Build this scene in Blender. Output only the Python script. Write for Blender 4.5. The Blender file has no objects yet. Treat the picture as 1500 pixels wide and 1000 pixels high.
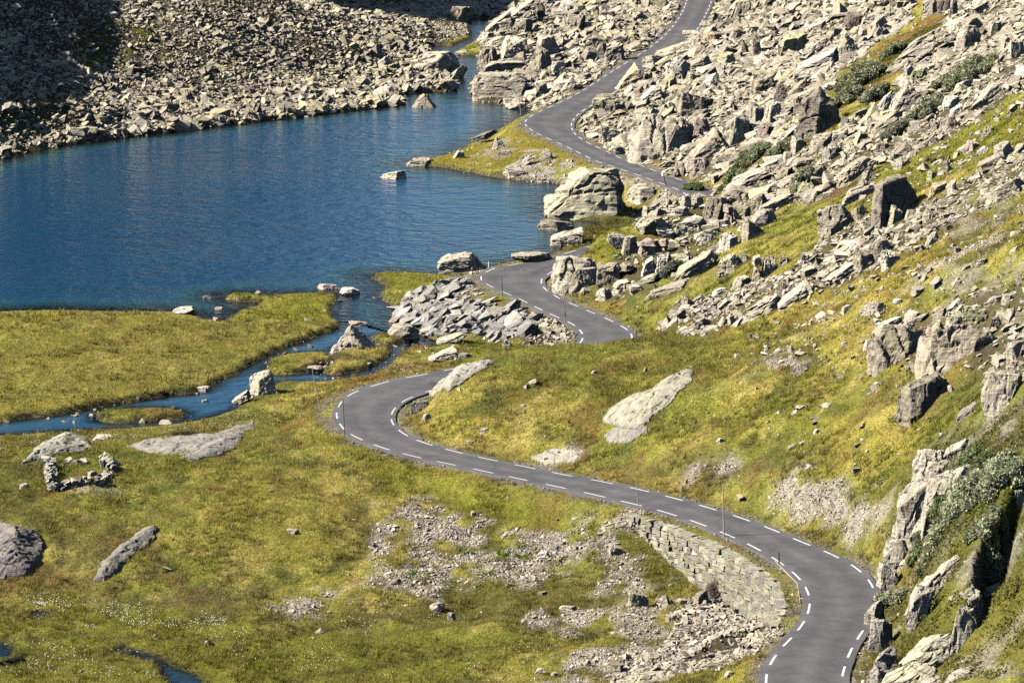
import bpy, bmesh, math, random
import numpy as np
from mathutils import Vector, Matrix
random.seed(7)
RNG = np.random.default_rng(11)
C = bpy.context.scene.collection

# ------------------------------------------------------------------ camera model
F_PX = 5000.0
CAM_H = 55.0
PITCH = math.atan(1040.0 / F_PX)
SP, CP = math.sin(PITCH), math.cos(PITCH)

def ray(u, v):
    x = (u - 750.0) / F_PX
    y = (500.0 - v) / F_PX
    return x, CP + y * SP, -SP + y * CP

def at_z(u, v, z):
    dx, dy, dz = ray(u, v)
    t = (z - CAM_H) / dz
    return (dx * t, dy * t, z)

def at_t(u, v, t):
    dx, dy, dz = ray(u, v)
    return (dx * t, dy * t, CAM_H + dz * t)

def project(X, Y, Z):
    f = Y * CP - (Z - CAM_H) * SP
    up = Y * SP + (Z - CAM_H) * CP
    return 750 + F_PX * X / f, 500 - F_PX * up / f, f

# ------------------------------------------------------------------ noise
_perm = np.random.default_rng(3).permutation(512).astype(np.int64)
_perm = np.concatenate([_perm, _perm])
_g2 = np.random.default_rng(4).normal(size=(512, 2)); _g2 /= np.linalg.norm(_g2, axis=1)[:, None]
_g3 = np.random.default_rng(5).normal(size=(512, 3)); _g3 /= np.linalg.norm(_g3, axis=1)[:, None]

def noise2(x, y):
    xi = np.floor(x).astype(np.int64); yi = np.floor(y).astype(np.int64)
    xf = x - xi; yf = y - yi
    u = xf * xf * xf * (xf * (xf * 6 - 15) + 10); v = yf * yf * yf * (yf * (yf * 6 - 15) + 10)
    def g(ix, iy, fx, fy):
        h = _perm[(_perm[ix & 511] + iy) & 511]
        return _g2[h, 0] * fx + _g2[h, 1] * fy
    a = g(xi, yi, xf, yf); b = g(xi + 1, yi, xf - 1, yf)
    c = g(xi, yi + 1, xf, yf - 1); d = g(xi + 1, yi + 1, xf - 1, yf - 1)
    return (a + u * (b - a) + v * ((c + u * (d - c)) - (a + u * (b - a)))) * 1.5

def fbm2(x, y, octaves=4, gain=0.5):
    s = 0; a = 1.0; n = 0
    for i in range(octaves):
        s = s + a * noise2(x + 17.3 * i, y - 9.1 * i); n += a
        x = x * 2.03; y = y * 2.03; a *= gain
    return s / n

def noise3(p):
    pi = np.floor(p).astype(np.int64); pf = p - pi
    w = pf * pf * pf * (pf * (pf * 6 - 15) + 10)
    r = 0
    for i in (0, 1):
        for j in (0, 1):
            for k in (0, 1):
                h = _perm[(_perm[(_perm[(pi[:, 0] + i) & 511] + pi[:, 1] + j) & 511] + pi[:, 2] + k) & 511]
                d = _g3[h, 0] * (pf[:, 0] - i) + _g3[h, 1] * (pf[:, 1] - j) + _g3[h, 2] * (pf[:, 2] - k)
                r = r + d * (w[:, 0] if i else 1 - w[:, 0]) * (w[:, 1] if j else 1 - w[:, 1]) * (w[:, 2] if k else 1 - w[:, 2])
    return r * 1.5

def fbm3(p, octaves=3, gain=0.5):
    s = 0; a = 1.0; n = 0
    for i in range(octaves):
        s = s + a * noise3(p + 11.7 * i); n += a
        p = p * 2.1; a *= gain
    return s / n

def sstep(x):
    x = np.clip(x, 0, 1)
    return x * x * (3 - 2 * x)

# ------------------------------------------------------------------ polygons
def poly_sd(X, Y, poly):
    """signed distance, negative inside; X, Y flat arrays"""
    P = np.asarray(poly, float)
    d2 = np.full(X.shape, 1e18); ins = np.zeros(X.shape, bool)
    n = len(P)
    for i in range(n):
        ax, ay = P[i]; bx, by = P[(i + 1) % n]
        ex, ey = bx - ax, by - ay
        L = ex * ex + ey * ey + 1e-12
        t = np.clip(((X - ax) * ex + (Y - ay) * ey) / L, 0, 1)
        d2 = np.minimum(d2, (X - ax - t * ex) ** 2 + (Y - ay - t * ey) ** 2)
        cr = ((ay > Y) != (by > Y))
        if ey != 0:
            ins ^= cr & (X < (ex * (Y - ay) / ey + ax))
    d = np.sqrt(d2)
    return np.where(ins, -d, d)

# ------------------------------------------------------------------ mesh helpers
def mesh_from(name, V, Fc, mat=None, smooth=False):
    """V (n,3), Fc (m,k) all faces with the same corner count"""
    V = np.ascontiguousarray(V, np.float32); Fc = np.ascontiguousarray(Fc, np.int32)
    me = bpy.data.meshes.new(name)
    m, k = Fc.shape
    me.vertices.add(len(V)); me.vertices.foreach_set('co', V.ravel())
    me.loops.add(m * k); me.loops.foreach_set('vertex_index', Fc.ravel())
    me.polygons.add(m)
    me.polygons.foreach_set('loop_start', np.arange(0, m * k, k, dtype=np.int32))
    me.polygons.foreach_set('loop_total', np.full(m, k, np.int32))
    me.polygons.foreach_set('use_smooth', np.full(m, smooth))
    me.update(calc_edges=True)
    if mat: me.materials.append(mat)
    return me

def set_col(me, col, name='gcol'):
    a = me.attributes.new(name, 'FLOAT_COLOR', 'POINT')
    c = np.ones((len(me.vertices), 4), np.float32); c[:, :3] = col
    a.data.foreach_set('color', c.ravel())

def set_val(me, val, name):
    a = me.attributes.new(name, 'FLOAT', 'POINT')
    a.data.foreach_set('value', np.ascontiguousarray(val, np.float32))

def obj(name, me, parent=None, loc=(0, 0, 0)):
    o = bpy.data.objects.new(name, me); C.objects.link(o)
    o.location = loc
    if parent: o.parent = parent
    return o

def tag(o, label=None, cat=None, group=None, kind=None):
    if label: o['label'] = label
    if cat: o['category'] = cat
    if group: o['group'] = group
    if kind: o['kind'] = kind
    return o

def structure(o):
    o['kind'] = 'structure'; return o

def ico(level):
    bm = bmesh.new(); bmesh.ops.create_icosphere(bm, subdivisions=level, radius=1.0)
    V = np.array([v.co[:] for v in bm.verts]); Fc = np.array([[v.index for v in f.verts] for f in bm.faces])
    bm.free()
    V /= np.linalg.norm(V, axis=1)[:, None]
    return V, Fc
ICO = {k: ico(k) for k in (1, 2, 3, 4, 5, 6)}

def clip_poly(N, D, bevel=.03, edge=None, maxit=7):
    """exact convex block cut by the planes n.x = d; optionally bevelled and refined; returns V, F (triangles), normals"""
    bm = bmesh.new(); bmesh.ops.create_cube(bm, size=5.0)
    for n, d in zip(N, D):
        n = Vector(n).normalized()
        bmesh.ops.bisect_plane(bm, geom=bm.verts[:] + bm.edges[:] + bm.faces[:], dist=1e-5, plane_co=n * d, plane_no=n, clear_outer=True)
        be = [e for e in bm.edges if e.is_boundary]
        if be: bmesh.ops.holes_fill(bm, edges=be, sides=0)
    bmesh.ops.remove_doubles(bm, verts=bm.verts[:], dist=.02)
    bmesh.ops.dissolve_degenerate(bm, edges=bm.edges[:], dist=.02)
    if bevel: bmesh.ops.bevel(bm, geom=bm.edges[:], offset=bevel, segments=1, profile=.5, affect='EDGES', clamp_overlap=True)
    bmesh.ops.triangulate(bm, faces=bm.faces[:])
    if edge:
        for _ in range(maxit):
            long = [e for e in bm.edges if e.calc_length() > edge]
            if not long or len(bm.faces) > 9000: break
            bmesh.ops.subdivide_edges(bm, edges=long, cuts=1)
            bmesh.ops.triangulate(bm, faces=[f for f in bm.faces if len(f.verts) > 3])
    bmesh.ops.recalc_face_normals(bm, faces=bm.faces[:]); bm.normal_update()
    bm.verts.index_update()
    V = np.array([v.co[:] for v in bm.verts]); Nn = np.array([v.normal[:] for v in bm.verts]); Fc = np.array([[v.index for v in f.verts] for f in bm.faces])
    bm.free(); return V, Fc, Nn
# ------------------------------------------------------------------ the road: pairs of edge-line points (lake side, hill side), height
ROAD = [
 (1012,-40,1048,-38,5.2),(1010,-18,1046,-17,4.7),(1006,1,1042,2,4.2),(999,19,1035,19,3.8),(984,41,1022,42,3.3),(960,64,1000,66,2.8),(927,86,968,88,2.4),(890,109,933,112,2.0),
 (852,134,898,137,1.7),(812,154,864,156,1.5),(790,164,848,167,1.4),(774,173,839,177,1.35),(769,182,837,186,1.3),(780,192,841,195,1.3),
 (800,202,852,204,1.3),(823,212,868,213,1.3),(844,222,889,222,1.35),(868,234,912,233,1.4),(891,242,935,241,1.5),(915,250,958,250,1.6),
 (938,258,983,259,1.7),(963,267,1005,266.5,1.8),(993,278,1034,277,1.9),(1008,289,1052,289,1.9),(1000,305,1048,307,1.8),(955,329,1000,335,1.7),
 (890,353,930,360,1.6),(830,371,868,378,1.5),(788,381,828,389,1.4),(755,387,809,398,1.4),(722,394,795,407,1.35),(706,403,793,413,1.3),(706,412,795,420,1.3),
 (728,424,806,429,1.3),(754,435,823,439,1.3),(777,446,844,448,1.3),(799,457,865,457,1.35),(820,466,885,465,1.4),(837,474,903,474,1.4),
 (850,484,919,483,1.45),(854,494,926,493,1.5),(848,504,921,502,1.5),(826,512,905,513,1.5),(790,520,862,528,1.5),(720,531,780,546,1.45),
 (660,541,698,560,1.4),(625,548,654,566,1.35),(580,556,618,576,1.3),(537,568,590,588,1.25),(509,580,577,600,1.2),(496,595,573,610,1.2),(493,610,575,620,1.2),(503,628,584,630,1.25),
 (525,642,602,641,1.3),(567,658,635,653,1.35),(622,672,690,667,1.5),(690,686,757,681,1.65),(760,701,825,695,1.85),(832,716,896,708,2.05),
 (903,732,962,723,2.25),(967,748,1022,739,2.45),(1020,765,1075,755,2.6),(1070,785,1128,774,2.75),(1108,803,1170,792,2.9),(1143,824,1212,809,3.0),
 (1169,845,1252,830,3.1),(1183,866,1275,853,3.2),(1186,888,1284,880,3.25),(1178,910,1276,905,3.3),(1162,931,1259,931,3.4),(1142,952,1245,955,3.5),
 (1127,975,1237,978,3.55),(1122,997,1233,1000,3.6),(1125,1040,1240,1045,3.7),(1140,1090,1262,1095,3.8)]

def catmull(P, n):
    P = np.asarray(P, float); out = []
    for i in range(len(P) - 1):
        p0 = P[max(i - 1, 0)]; p1 = P[i]; p2 = P[i + 1]; p3 = P[min(i + 2, len(P) - 1)]
        for t in np.linspace(0, 1, n, endpoint=False):
            out.append(0.5 * ((2 * p1) + (-p0 + p2) * t + (2 * p0 - 5 * p1 + 4 * p2 - p3) * t * t + (-p0 + 3 * p1 - 3 * p2 + p3) * t ** 3))
    out.append(P[-1]); return np.array(out)

def smooth_line(P, it=6):
    P = P.copy()
    for _ in range(it):
        P[1:-1] = P[1:-1] * 0.5 + (P[:-2] + P[2:]) * 0.25
    return P

RL = catmull([at_z(a, b, z) for a, b, c, d, z in ROAD], 16)
RR = catmull([at_z(c, d, z) for a, b, c, d, z in ROAD], 16)
RL = smooth_line(RL, 14); RR = smooth_line(RR, 14)
RC = (RL + RR) * 0.5
_s = np.concatenate([[0], np.cumsum(np.linalg.norm(np.diff(RC, axis=0), axis=1))])
_n = int(_s[-1] / 0.4)
_q = np.linspace(0, _s[-1], _n)
RL = np.stack([np.interp(_q, _s, RL[:, k]) for k in range(3)], 1)
RR = np.stack([np.interp(_q, _s, RR[:, k]) for k in range(3)], 1)
RL = smooth_line(RL, 4); RR = smooth_line(RR, 4)
RC = (RL + RR) * 0.5
RHW = np.linalg.norm((RL - RR)[:, :2], axis=1) * 0.5
RT = np.gradient(RC, axis=0); RT[:, 2] = 0; RT /= np.linalg.norm(RT, axis=1)[:, None]

# ------------------------------------------------------------------ height controls
CT = []          # (x, y, z)
for i in range(0, len(RC), 12): CT.append(tuple(RC[i]))
def cz(*pts):
    for u, v, z in pts: CT.append(at_z(u, v, z))
def ct(*pts):
    for u, v, t in pts: CT.append(at_t(u, v, t))
# meadow, marsh and the slopes under the road
cz((0,470,.5),(200,472,.6),(100,540,.5),(300,500,.6),(0,590,.4),(430,460,.4),(250,560,.4),
   (50,652,.3),(200,636,.2),(300,650,.5),(400,600,.3),(450,575,.35),(300,700,1.0),(100,700,.9),(0,740,.8),(400,760,.9),
   (250,800,.0),(0,800,.3),(100,870,-1.0),(300,885,-1.0),(480,840,-.3),(450,690,1.2),(540,710,1.0),(600,800,-.2),(500,900,-1.0),
   (200,960,-1.1),(400,980,-1.1),(0,940,-1.1),(0,880,-1.0),(700,960,-.9),(850,965,-.4),(1000,965,.2),(950,900,-.1),(800,880,-.6),(700,860,-.6),(600,880,-.9),
   (880,810,.4),(750,770,.4),(0,690,.9),(960,800,1.0),(994,840,.6),(1056,872,.5),(1110,880,1.2),(1130,895,1.9),(1110,940,1.9),(1050,925,.5),(1080,985,2.0),(900,1010,0),(600,1010,-1.1),(200,1040,-1.2),
   (650,700,1.0),(820,740,1.0),(900,760,1.5))
# knoll between the two bends
ct((690,526,244),(750,516,246),(850,508,250),(950,498,250),(1000,486,254))
cz((700,620,2.6),(650,640,1.9),(800,560,4.0),(720,570,3.4),(800,650,2.3),(800,600,3.3),(900,600,4.3),(900,680,2.5),(950,550,5),(1000,600,5.2),(1000,700,3.0),(1060,735,3.0),
   (1100,720,3.6),(1100,600,6.0),(1180,765,3.9),(1200,650,6.2),(1240,790,4.2),(1300,700,6.5),(1200,560,8),(1100,520,6.8),(1300,600,8.8),(1300,510,10),(1200,460,8.5),
   (1380,610,10),(1400,550,11.5),(1450,500,13),(1500,460,14.2),(1100,460,6.6),(960,470,2.6),(1000,450,3.6))
# right-hand slope
cz((1030,430,4.6),(1100,400,6.6),(1100,340,6.2),(1100,300,5.9),(1100,250,5.5),(1100,200,5.5),(1100,100,5.4),(1100,0,6.3),(1080,-40,7),
   (1200,400,9.8),(1200,300,9.4),(1200,200,9.2),(1200,100,8.9),(1200,0,9.2),(1300,400,12),(1300,300,12.4),(1300,200,12.4),(1300,100,12.2),(1300,0,12.2),
   (1400,400,14),(1400,300,14.9),(1400,200,15.4),(1400,100,15.4),(1400,0,15.2),(1500,400,15.8),(1500,300,17.3),(1500,200,18.3),(1500,100,18.8),(1500,0,18.6),
   (1640,300,20.5),(1640,100,23),(1640,0,23),(1640,450,18),(1300,-60,13))
# spur that hides the road
ct((870,342,294),(920,332,297),(960,312,306),(1005,291,317))
cz((1000,335,4.6),(1000,385,4.6),(905,372,4.0),(905,425,2.5),(862,425,1.9),(950,430,3.0),(1040,365,5.3),(1060,290,4.2),(1040,262,3.6))
# above the upper bend
cz((1000,240,2.9),(950,215,2.4),(900,185,2.0),(960,150,2.9),(1010,110,3.6),(1040,60,4.6),(1075,20,5.6),
   (850,100,1.6),(900,60,2.6),(800,120,.9),(760,115,.5),(950,5,3.5),(850,30,2.6),(780,40,1.4),(720,70,.5),(730,15,1.4),(800,0,2.3),
   (700,235,.5),(760,210,.8),(760,255,.5),(820,250,.8),(630,237,.2),(870,258,1.2),(905,290,.6))
# embankment below the second bend
cz((700,445,.6),(620,450,.3),(655,420,.8),(720,480,.4),(800,495,.7),(640,470,.3),(740,512,.5),(650,522,.4),(600,548,.6),(560,556,.4),(600,410,.3))
# far scree slope on the left
cz((60,225,.2),(200,205,.2),(400,182,.2),(560,163,.2))
ct((0,0,398),(0,100,383),(0,170,371),(150,100,403),(150,0,424),(300,50,420),(300,120,408),(350,0,440),(450,100,428),(450,50,438),(480,25,447),(600,52,455),(680,42,470),
   (0,-60,410),(200,-50,440),(620,100,437),(580,120,431))
for X, Y, z in [(-40,505,-.4),(-10,520,.2),(10,515,1.0),(-60,500,3),(20,545,4),(-40,545,3),(60,545,24),(85,400,31),(85,300,33),(85,210,30),(70,160,22),(40,150,8),(28,150,4.8),(10,150,1),
                (-30,150,-1),(-70,150,-1),(-75,200,0),(-75,260,.4),(-75,300,-1),(-75,350,1.5),(-78,400,14),(-80,460,12),(45,170,9.5),(38,175,8.2),(36,165,6.4)]:
    CT.append((X, Y, z))
cz((1300,870,4.6),(1340,820,6.3),(1330,700,7.2),(1400,700,9.2),(1500,640,13),(1400,800,8.2),(1500,760,11.5),(1340,930,5.0),(1420,900,7.0),(1300,980,4.4),(1420,990,6.2),(1500,900,9),(1500,1000,8))

def tps_fit(P):
    P = np.asarray(P, float); n = len(P); X = P[:, :2] / 50.0
    d2 = ((X[:, None] - X[None]) ** 2).sum(-1)
    K = 0.5 * d2 * np.log(d2 + 1e-12) + np.eye(n) * 2e-4
    A = np.zeros((n + 3, n + 3)); A[:n, :n] = K
    Q = np.concatenate([np.ones((n, 1)), X], 1); A[:n, n:] = Q; A[n:, :n] = Q.T
    w = np.linalg.solve(A, np.concatenate([P[:, 2], np.zeros(3)]))
    return X, w
def tps_eval(fit, x, y):
    X, w = fit; n = len(X); out = np.empty(x.shape)
    x = x / 50.0; y = y / 50.0
    for s in range(0, len(x), 20000):
        xs = x[s:s+20000]; ys = y[s:s+20000]
        d2 = (xs[:, None] - X[None, :, 0]) ** 2 + (ys[:, None] - X[None, :, 1]) ** 2
        out[s:s+20000] = (0.5 * d2 * np.log(d2 + 1e-12)) @ w[:n] + w[n] + w[n+1] * xs + w[n+2] * ys
    return out

GX0, GX1, GY0, GY1, GDX, GDY = -82.0, 90.0, 146.0, 556.0, 0.35, 0.4
gx = np.arange(GX0, GX1 + 1e-6, GDX); gy = np.arange(GY0, GY1 + 1e-6, GDY)
NX, NY = len(gx), len(gy)
_fit = tps_fit(CT)
_cx = np.linspace(gx[0], gx[-1], 130); _cy = np.linspace(gy[0], gy[-1], 300)
_CX, _CY = np.meshgrid(_cx, _cy)
_cz = tps_eval(_fit, _CX.ravel(), _CY.ravel()).reshape(_CX.shape)

def bilin(A, xs, ys, x, y):
    fx = np.clip((x - xs[0]) / (xs[1] - xs[0]), 0, len(xs) - 1.001); fy = np.clip((y - ys[0]) / (ys[1] - ys[0]), 0, len(ys) - 1.001)
    i = fx.astype(int); j = fy.astype(int); a = fx - i; b = fy - j
    return (A[j, i] * (1 - a) * (1 - b) + A[j, i + 1] * a * (1 - b) + A[j + 1, i] * (1 - a) * b + A[j + 1, i + 1] * a * b)

X, Y = np.meshgrid(gx, gy)
Z = bilin(_cz, _cx, _cy, X.ravel(), Y.ravel()).reshape(X.shape)

def mountain(x, y):
    h = np.interp(y, [335,352,358,361,364.1,367.8,371.7,374.2,379.6,384,389.7,396,402,406,412,422,434,446,458,472,486,500,530,614,914], [0,3,6,9,15,22,25,26.6,26.8,25.6,24.9,23.9,23.8,24.6,25,25,25.5,29,38,52,64,76,92,110,120])
    rough = 1 + 0.12 * fbm2(x / 30.0, y / 30.0, 4)
    m = h * (sstep((-70 - x) / 18.0) + .25 * sstep((-92 - x) / 40.0))
    m = m + 135 * sstep((y - 570) / 420.0) * (0.10 + 0.90 * sstep((-20 - x) / 140.0)) * rough
    m = m + 90 * sstep((x - 95) / 220.0)
    return m
Z = Z + mountain(X, Y)

# ------------------------------------------------------------------ lake and stream
LAKE = [(-420,330),(-60,247),(0,233),(30,226),(60,219),(110,211),(160,205),(220,198),(300,188),(380,178),(450,170),(520,162),(575,156),(592,150),(580,141),(600,137),(640,135),(668,133),
 (672,120),(674,105),(668,92),(664,84),(652,80),(636,76),(633,68),(650,67),(662,70),(676,62),(690,56),(688,46),(690,34),(697,28),(712,27),(712,38),(704,50),(698,58),(680,68),(668,76),(676,80),(692,81),(712,84),
 (706,92),(708,104),(715,112),(705,118),(694,128),(694,142),(700,149),(730,151),(752,155),(775,156),(785,158),(778,165),(765,172),(745,183),(728,192),(715,200),(697,208),(685,213),(678,217),
 (650,228),(620,234),(600,240),(625,243),(660,247),(700,255),(730,261),(770,265),(800,267),(824,270),(815,280),(806,295),(803,306),(812,318),(850,323),(885,325),(880,331),(858,335),(846,340),(848,350),(838,358),(825,362),(818,368),(800,374),(775,379),
 (740,385),(720,392),(712,395),(700,399),(680,403),(650,403),(620,400),(580,398),(548,400),(546,408),(565,418),(556,430),(560,440),(575,448),(582,458),(580,468),(600,480),(618,490),(642,500),(642,507),(620,509),(600,500),
 (545,487),(510,476),(490,468),(485,450),(495,440),(497,430),(480,430),(440,430),(420,431),(400,434),(385,435),(375,430),(335,431),(330,438),(350,442),(375,443),(378,448),(350,455),(337,465),(330,470),(300,468),(285,461),
 (260,458),(230,456),(150,456),(80,454),(0,457),(-60,460),(-420,474)]
STREAM = [(497,462),(510,474),(505,482),(480,490),(455,500),(430,508),(405,520),(385,530),(365,542),(345,552),(325,562),(310,572),(290,578),(250,582),(200,590),(150,598),(100,608),(50,615),(0,620),(-60,627),(-300,650),
 (-300,668),(-60,644),(0,636),(60,632),(140,628),(240,621),(280,615),(310,608),(342,598),(350,588),(372,575),(405,557),(440,557),(470,557),(500,553),(535,547),(560,534),(575,521),(590,509),(598,500),(590,488),(560,480),(530,470)]
ISLES = [[(393,530),(405,521),(440,516),(478,516),(488,524),(478,533),(460,537),(440,548),(405,550),(385,545)],
 [(140,607),(155,600),(200,597),(250,598),(275,605),(265,614),(220,618),(170,620),(145,617)],
 [(485,513),(500,506),(560,508),(575,515),(570,524),(555,533),(530,543),(490,550),(470,547),(480,535),(490,525)],
 [(543,493),(565,488),(588,492),(594,499),(580,507),(560,508),(548,501)],
 [(665,79),(680,73),(705,74),(716,78),(705,82),(680,82)]]
POOLS = [  # marsh water: polygon and level
 ([(43,899),(55,896),(72,900),(70,905),(50,904)], -1.12),
 ([(-30,942),(5,944),(18,952),(14,960),(0,963),(-30,966)], -1.2),
 ([(172,950),(200,956),(232,963),(240,972),(262,982),(285,990),(300,1005),(255,1005),(240,990),(238,978),(222,968),(190,960)], -1.22),
 ([(250,637),(275,634),(288,636),(275,640)], .42)]
def wpoly(px, z): return [at_z(u, v, z)[:2] for u, v in px]
def sd_grid(poly, pad):
    P = np.array(poly); out = np.full(X.shape, 99.0)
    i0 = max(0, int((P[:, 0].min() - pad - GX0) / GDX)); i1 = min(NX, int((P[:, 0].max() + pad - GX0) / GDX) + 2)
    j0 = max(0, int((P[:, 1].min() - pad - GY0) / GDY)); j1 = min(NY, int((P[:, 1].max() + pad - GY0) / GDY) + 2)
    if i1 <= i0 or j1 <= j0: return out
    sub = poly_sd(X[j0:j1, i0:i1].ravel(), Y[j0:j1, i0:i1].ravel(), poly).reshape(j1 - j0, i1 - i0)
    out[j0:j1, i0:i1] = sub
    return out
SDL = sd_grid(wpoly(LAKE, 0), 8); SDS = sd_grid(wpoly(STREAM, 0), 8) - .45
SDW = np.minimum(SDL, SDS)
for isl in ISLES: SDW = np.maximum(SDW, -sd_grid(wpoly(isl, 0), 40) )
SDW = SDW + 0.35 * fbm2(X / 1.6, Y / 1.6, 2) * sstep((4 - np.abs(SDW)) / 3)
Zr = Z.copy()
_gy, _gx = np.gradient(SDW, GDY, GDX); NORTH = sstep(.35 + .9 * _gy)
bank = np.where(SDW > 0, sstep(SDW / 7.0), 0)
Z = np.where(SDW > 0, (0.05 + (.05 + .33 * NORTH) * sstep(SDW / 0.5)) * (1 - bank) + np.maximum(Z, .15) * bank, Z)
Z = np.where((SDW > 7) , Zr, Z)
deep = 0.10 + np.minimum(0.24 * np.maximum(-SDW - .2, 0), 3.2)
Z = np.where(SDW <= 0, -np.minimum(deep, np.where(SDS < SDL, 0.45, 9)), Z)

# ------------------------------------------------------------------ relief
ZONE = {}
relief = sstep((SDW - 0.5) / 4.0)
Z = Z + relief * (0.30 * fbm2(X / 9, Y / 12, 3) + 0.16 * fbm2(X / 2.6, Y / 3.4, 3) + .10 * noise2(X / 1.25, Y / 1.6))
slope = sstep((X - 12) / 20.0)
Z = Z + slope * relief * (0.9 * fbm2(X / 14 + 3, Y / 22, 4) + 0.34 * fbm2(X / 3.0, Y / 3.6, 3))
N_HUMP = fbm2(X / 5.0 + 40, Y / 6.0, 3)
Z = Z + relief * .50 * N_HUMP
_rb = sstep((X - 20.8) / 3) * sstep((212 - Y) / 14)
Z = Z + _rb * 1.0 * fbm2(X / 4.2 + 7, Y / 4.6, 4)
for px, zl in POOLS:
    sd = sd_grid(wpoly(px, zl), 3)
    sd = np.where(sd < 50, sd + .25 * fbm2(X / 1.2, Y / 1.2, 2), sd)
    k = sstep((sd + .1) / 1.6)
    Z = np.where(sd < 3, np.where(sd < -.1, zl - .3, Z * k + (zl + .12) * (1 - k)), Z)

# ------------------------------------------------------------------ the road bench
ED = np.full(X.shape, 99.0); ER = np.zeros(X.shape); ES = np.zeros(X.shape); EI = np.zeros(X.shape, np.int32)
R_WIN = 8.0
for i in range(len(RC)):
    c = RC[i]; h = RHW[i] + 0.4
    i0 = max(0, int((c[0] - R_WIN - GX0) / GDX)); i1 = min(NX, int((c[0] + R_WIN - GX0) / GDX) + 2)
    j0 = max(0, int((c[1] - R_WIN - GY0) / GDY)); j1 = min(NY, int((c[1] + R_WIN - GY0) / GDY) + 2)
    if i1 <= i0 or j1 <= j0: continue
    dx = X[j0:j1, i0:i1] - c[0]; dy = Y[j0:j1, i0:i1] - c[1]
    d = np.sqrt(dx * dx + dy * dy) - h
    m = d < ED[j0:j1, i0:i1]
    ED[j0:j1, i0:i1][m] = d[m]; ER[j0:j1, i0:i1][m] = c[2]; EI[j0:j1, i0:i1][m] = i
    side = RT[i, 0] * dy - RT[i, 1] * dx
    ES[j0:j1, i0:i1][m] = side[m]
# which side is the lake side (RL)
_i = len(RC) // 2
LSIDE = np.sign(RT[_i, 0] * (RL[_i] - RC[_i])[1] - RT[_i, 1] * (RL[_i] - RC[_i])[0])
ES *= LSIDE
pc = np.array([project(*p) for p in RC])
def road_index(u, v, lo=0.0):
    d = (pc[:, 0] - u) ** 2 + (pc[:, 1] - v) ** 2
    d[RC[:, 1] > 215] += 1e9
    return int(np.argmin(d))
WALL_A = road_index(985, 740); WALL_B = road_index(1225, 912)
wallseg = (EI >= WALL_A) & (EI <= WALL_B) & (ES > 0)
w = sstep(ED / 3.2)
Zn = np.where(ED < 0, ER - 0.10, (ER - 0.10) * (1 - w) + Z * w)
ww = sstep((ED - 0.80) / 0.45)
_f = np.clip((EI - WALL_A) / max(WALL_B - WALL_A, 1), 0, 1)
_drop = np.interp(_f, [0, .12, .3, .55, .72, .86, 1], [.5, 1.8, 2.8, 3.0, 2.3, 1.6, .6])
_k = sstep((ED - 1.6) / 5.5)
Z = np.where(wallseg & (ED < 7.4), (ER - _drop + .12 * fbm2(X / 1.5, Y / 1.5, 2)) * (1 - _k) + Z * _k, Z)
Zn = np.where(wallseg & (ED >= 0), (ER - 0.10) * (1 - ww) + np.minimum(Z, ER - .4) * ww, Zn)
Z = np.where(ED < 7.5, Zn, Z)

# the dark cleft behind the rock beam, and the bank above the sharp bend
def _gp(px, z): return [at_z(u, v, z)[:2] for u, v in px]
_sd = sd_grid(_gp([(1416,945),(1428,900),(1440,872),(1474,846),(1512,830),(1514,858),(1486,880),(1466,912),(1436,950)], 6.6), 3)
Z = Z - np.where(_sd < 3, 3.4 * sstep((.45 - _sd) / .8), 0)
def ground(x, y):
    return bilin(Z, gx, gy, np.asarray(x, float), np.asarray(y, float))

def hit(u, v, t0=150.0, t1=600.0):
    """where the view ray of a photo point first meets the ground"""
    dx, dy, dz = ray(u, v)
    t = np.arange(t0, t1, 0.2)
    g = ground(dx * t, dy * t)
    below = (CAM_H + dz * t) < g
    k = int(np.argmax(below)) if below.any() else len(t) - 1
    tt = t[k]
    return np.array((dx * tt, dy * tt, float(g[k]))), tt

def gpoly(px):
    return [tuple(hit(u, v)[0][:2]) for u, v in px]
def mask(px, soft=0.8, amp=1.2, sc=3.0, world=None):
    P = world if world else gpoly(px)
    sd = sd_grid(P, soft + amp + 1)
    sd = np.where(sd < 50, sd + amp * fbm2(X / sc + 5, Y / sc, 3), sd)
    return sstep((soft - sd) / (2 * soft))
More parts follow.
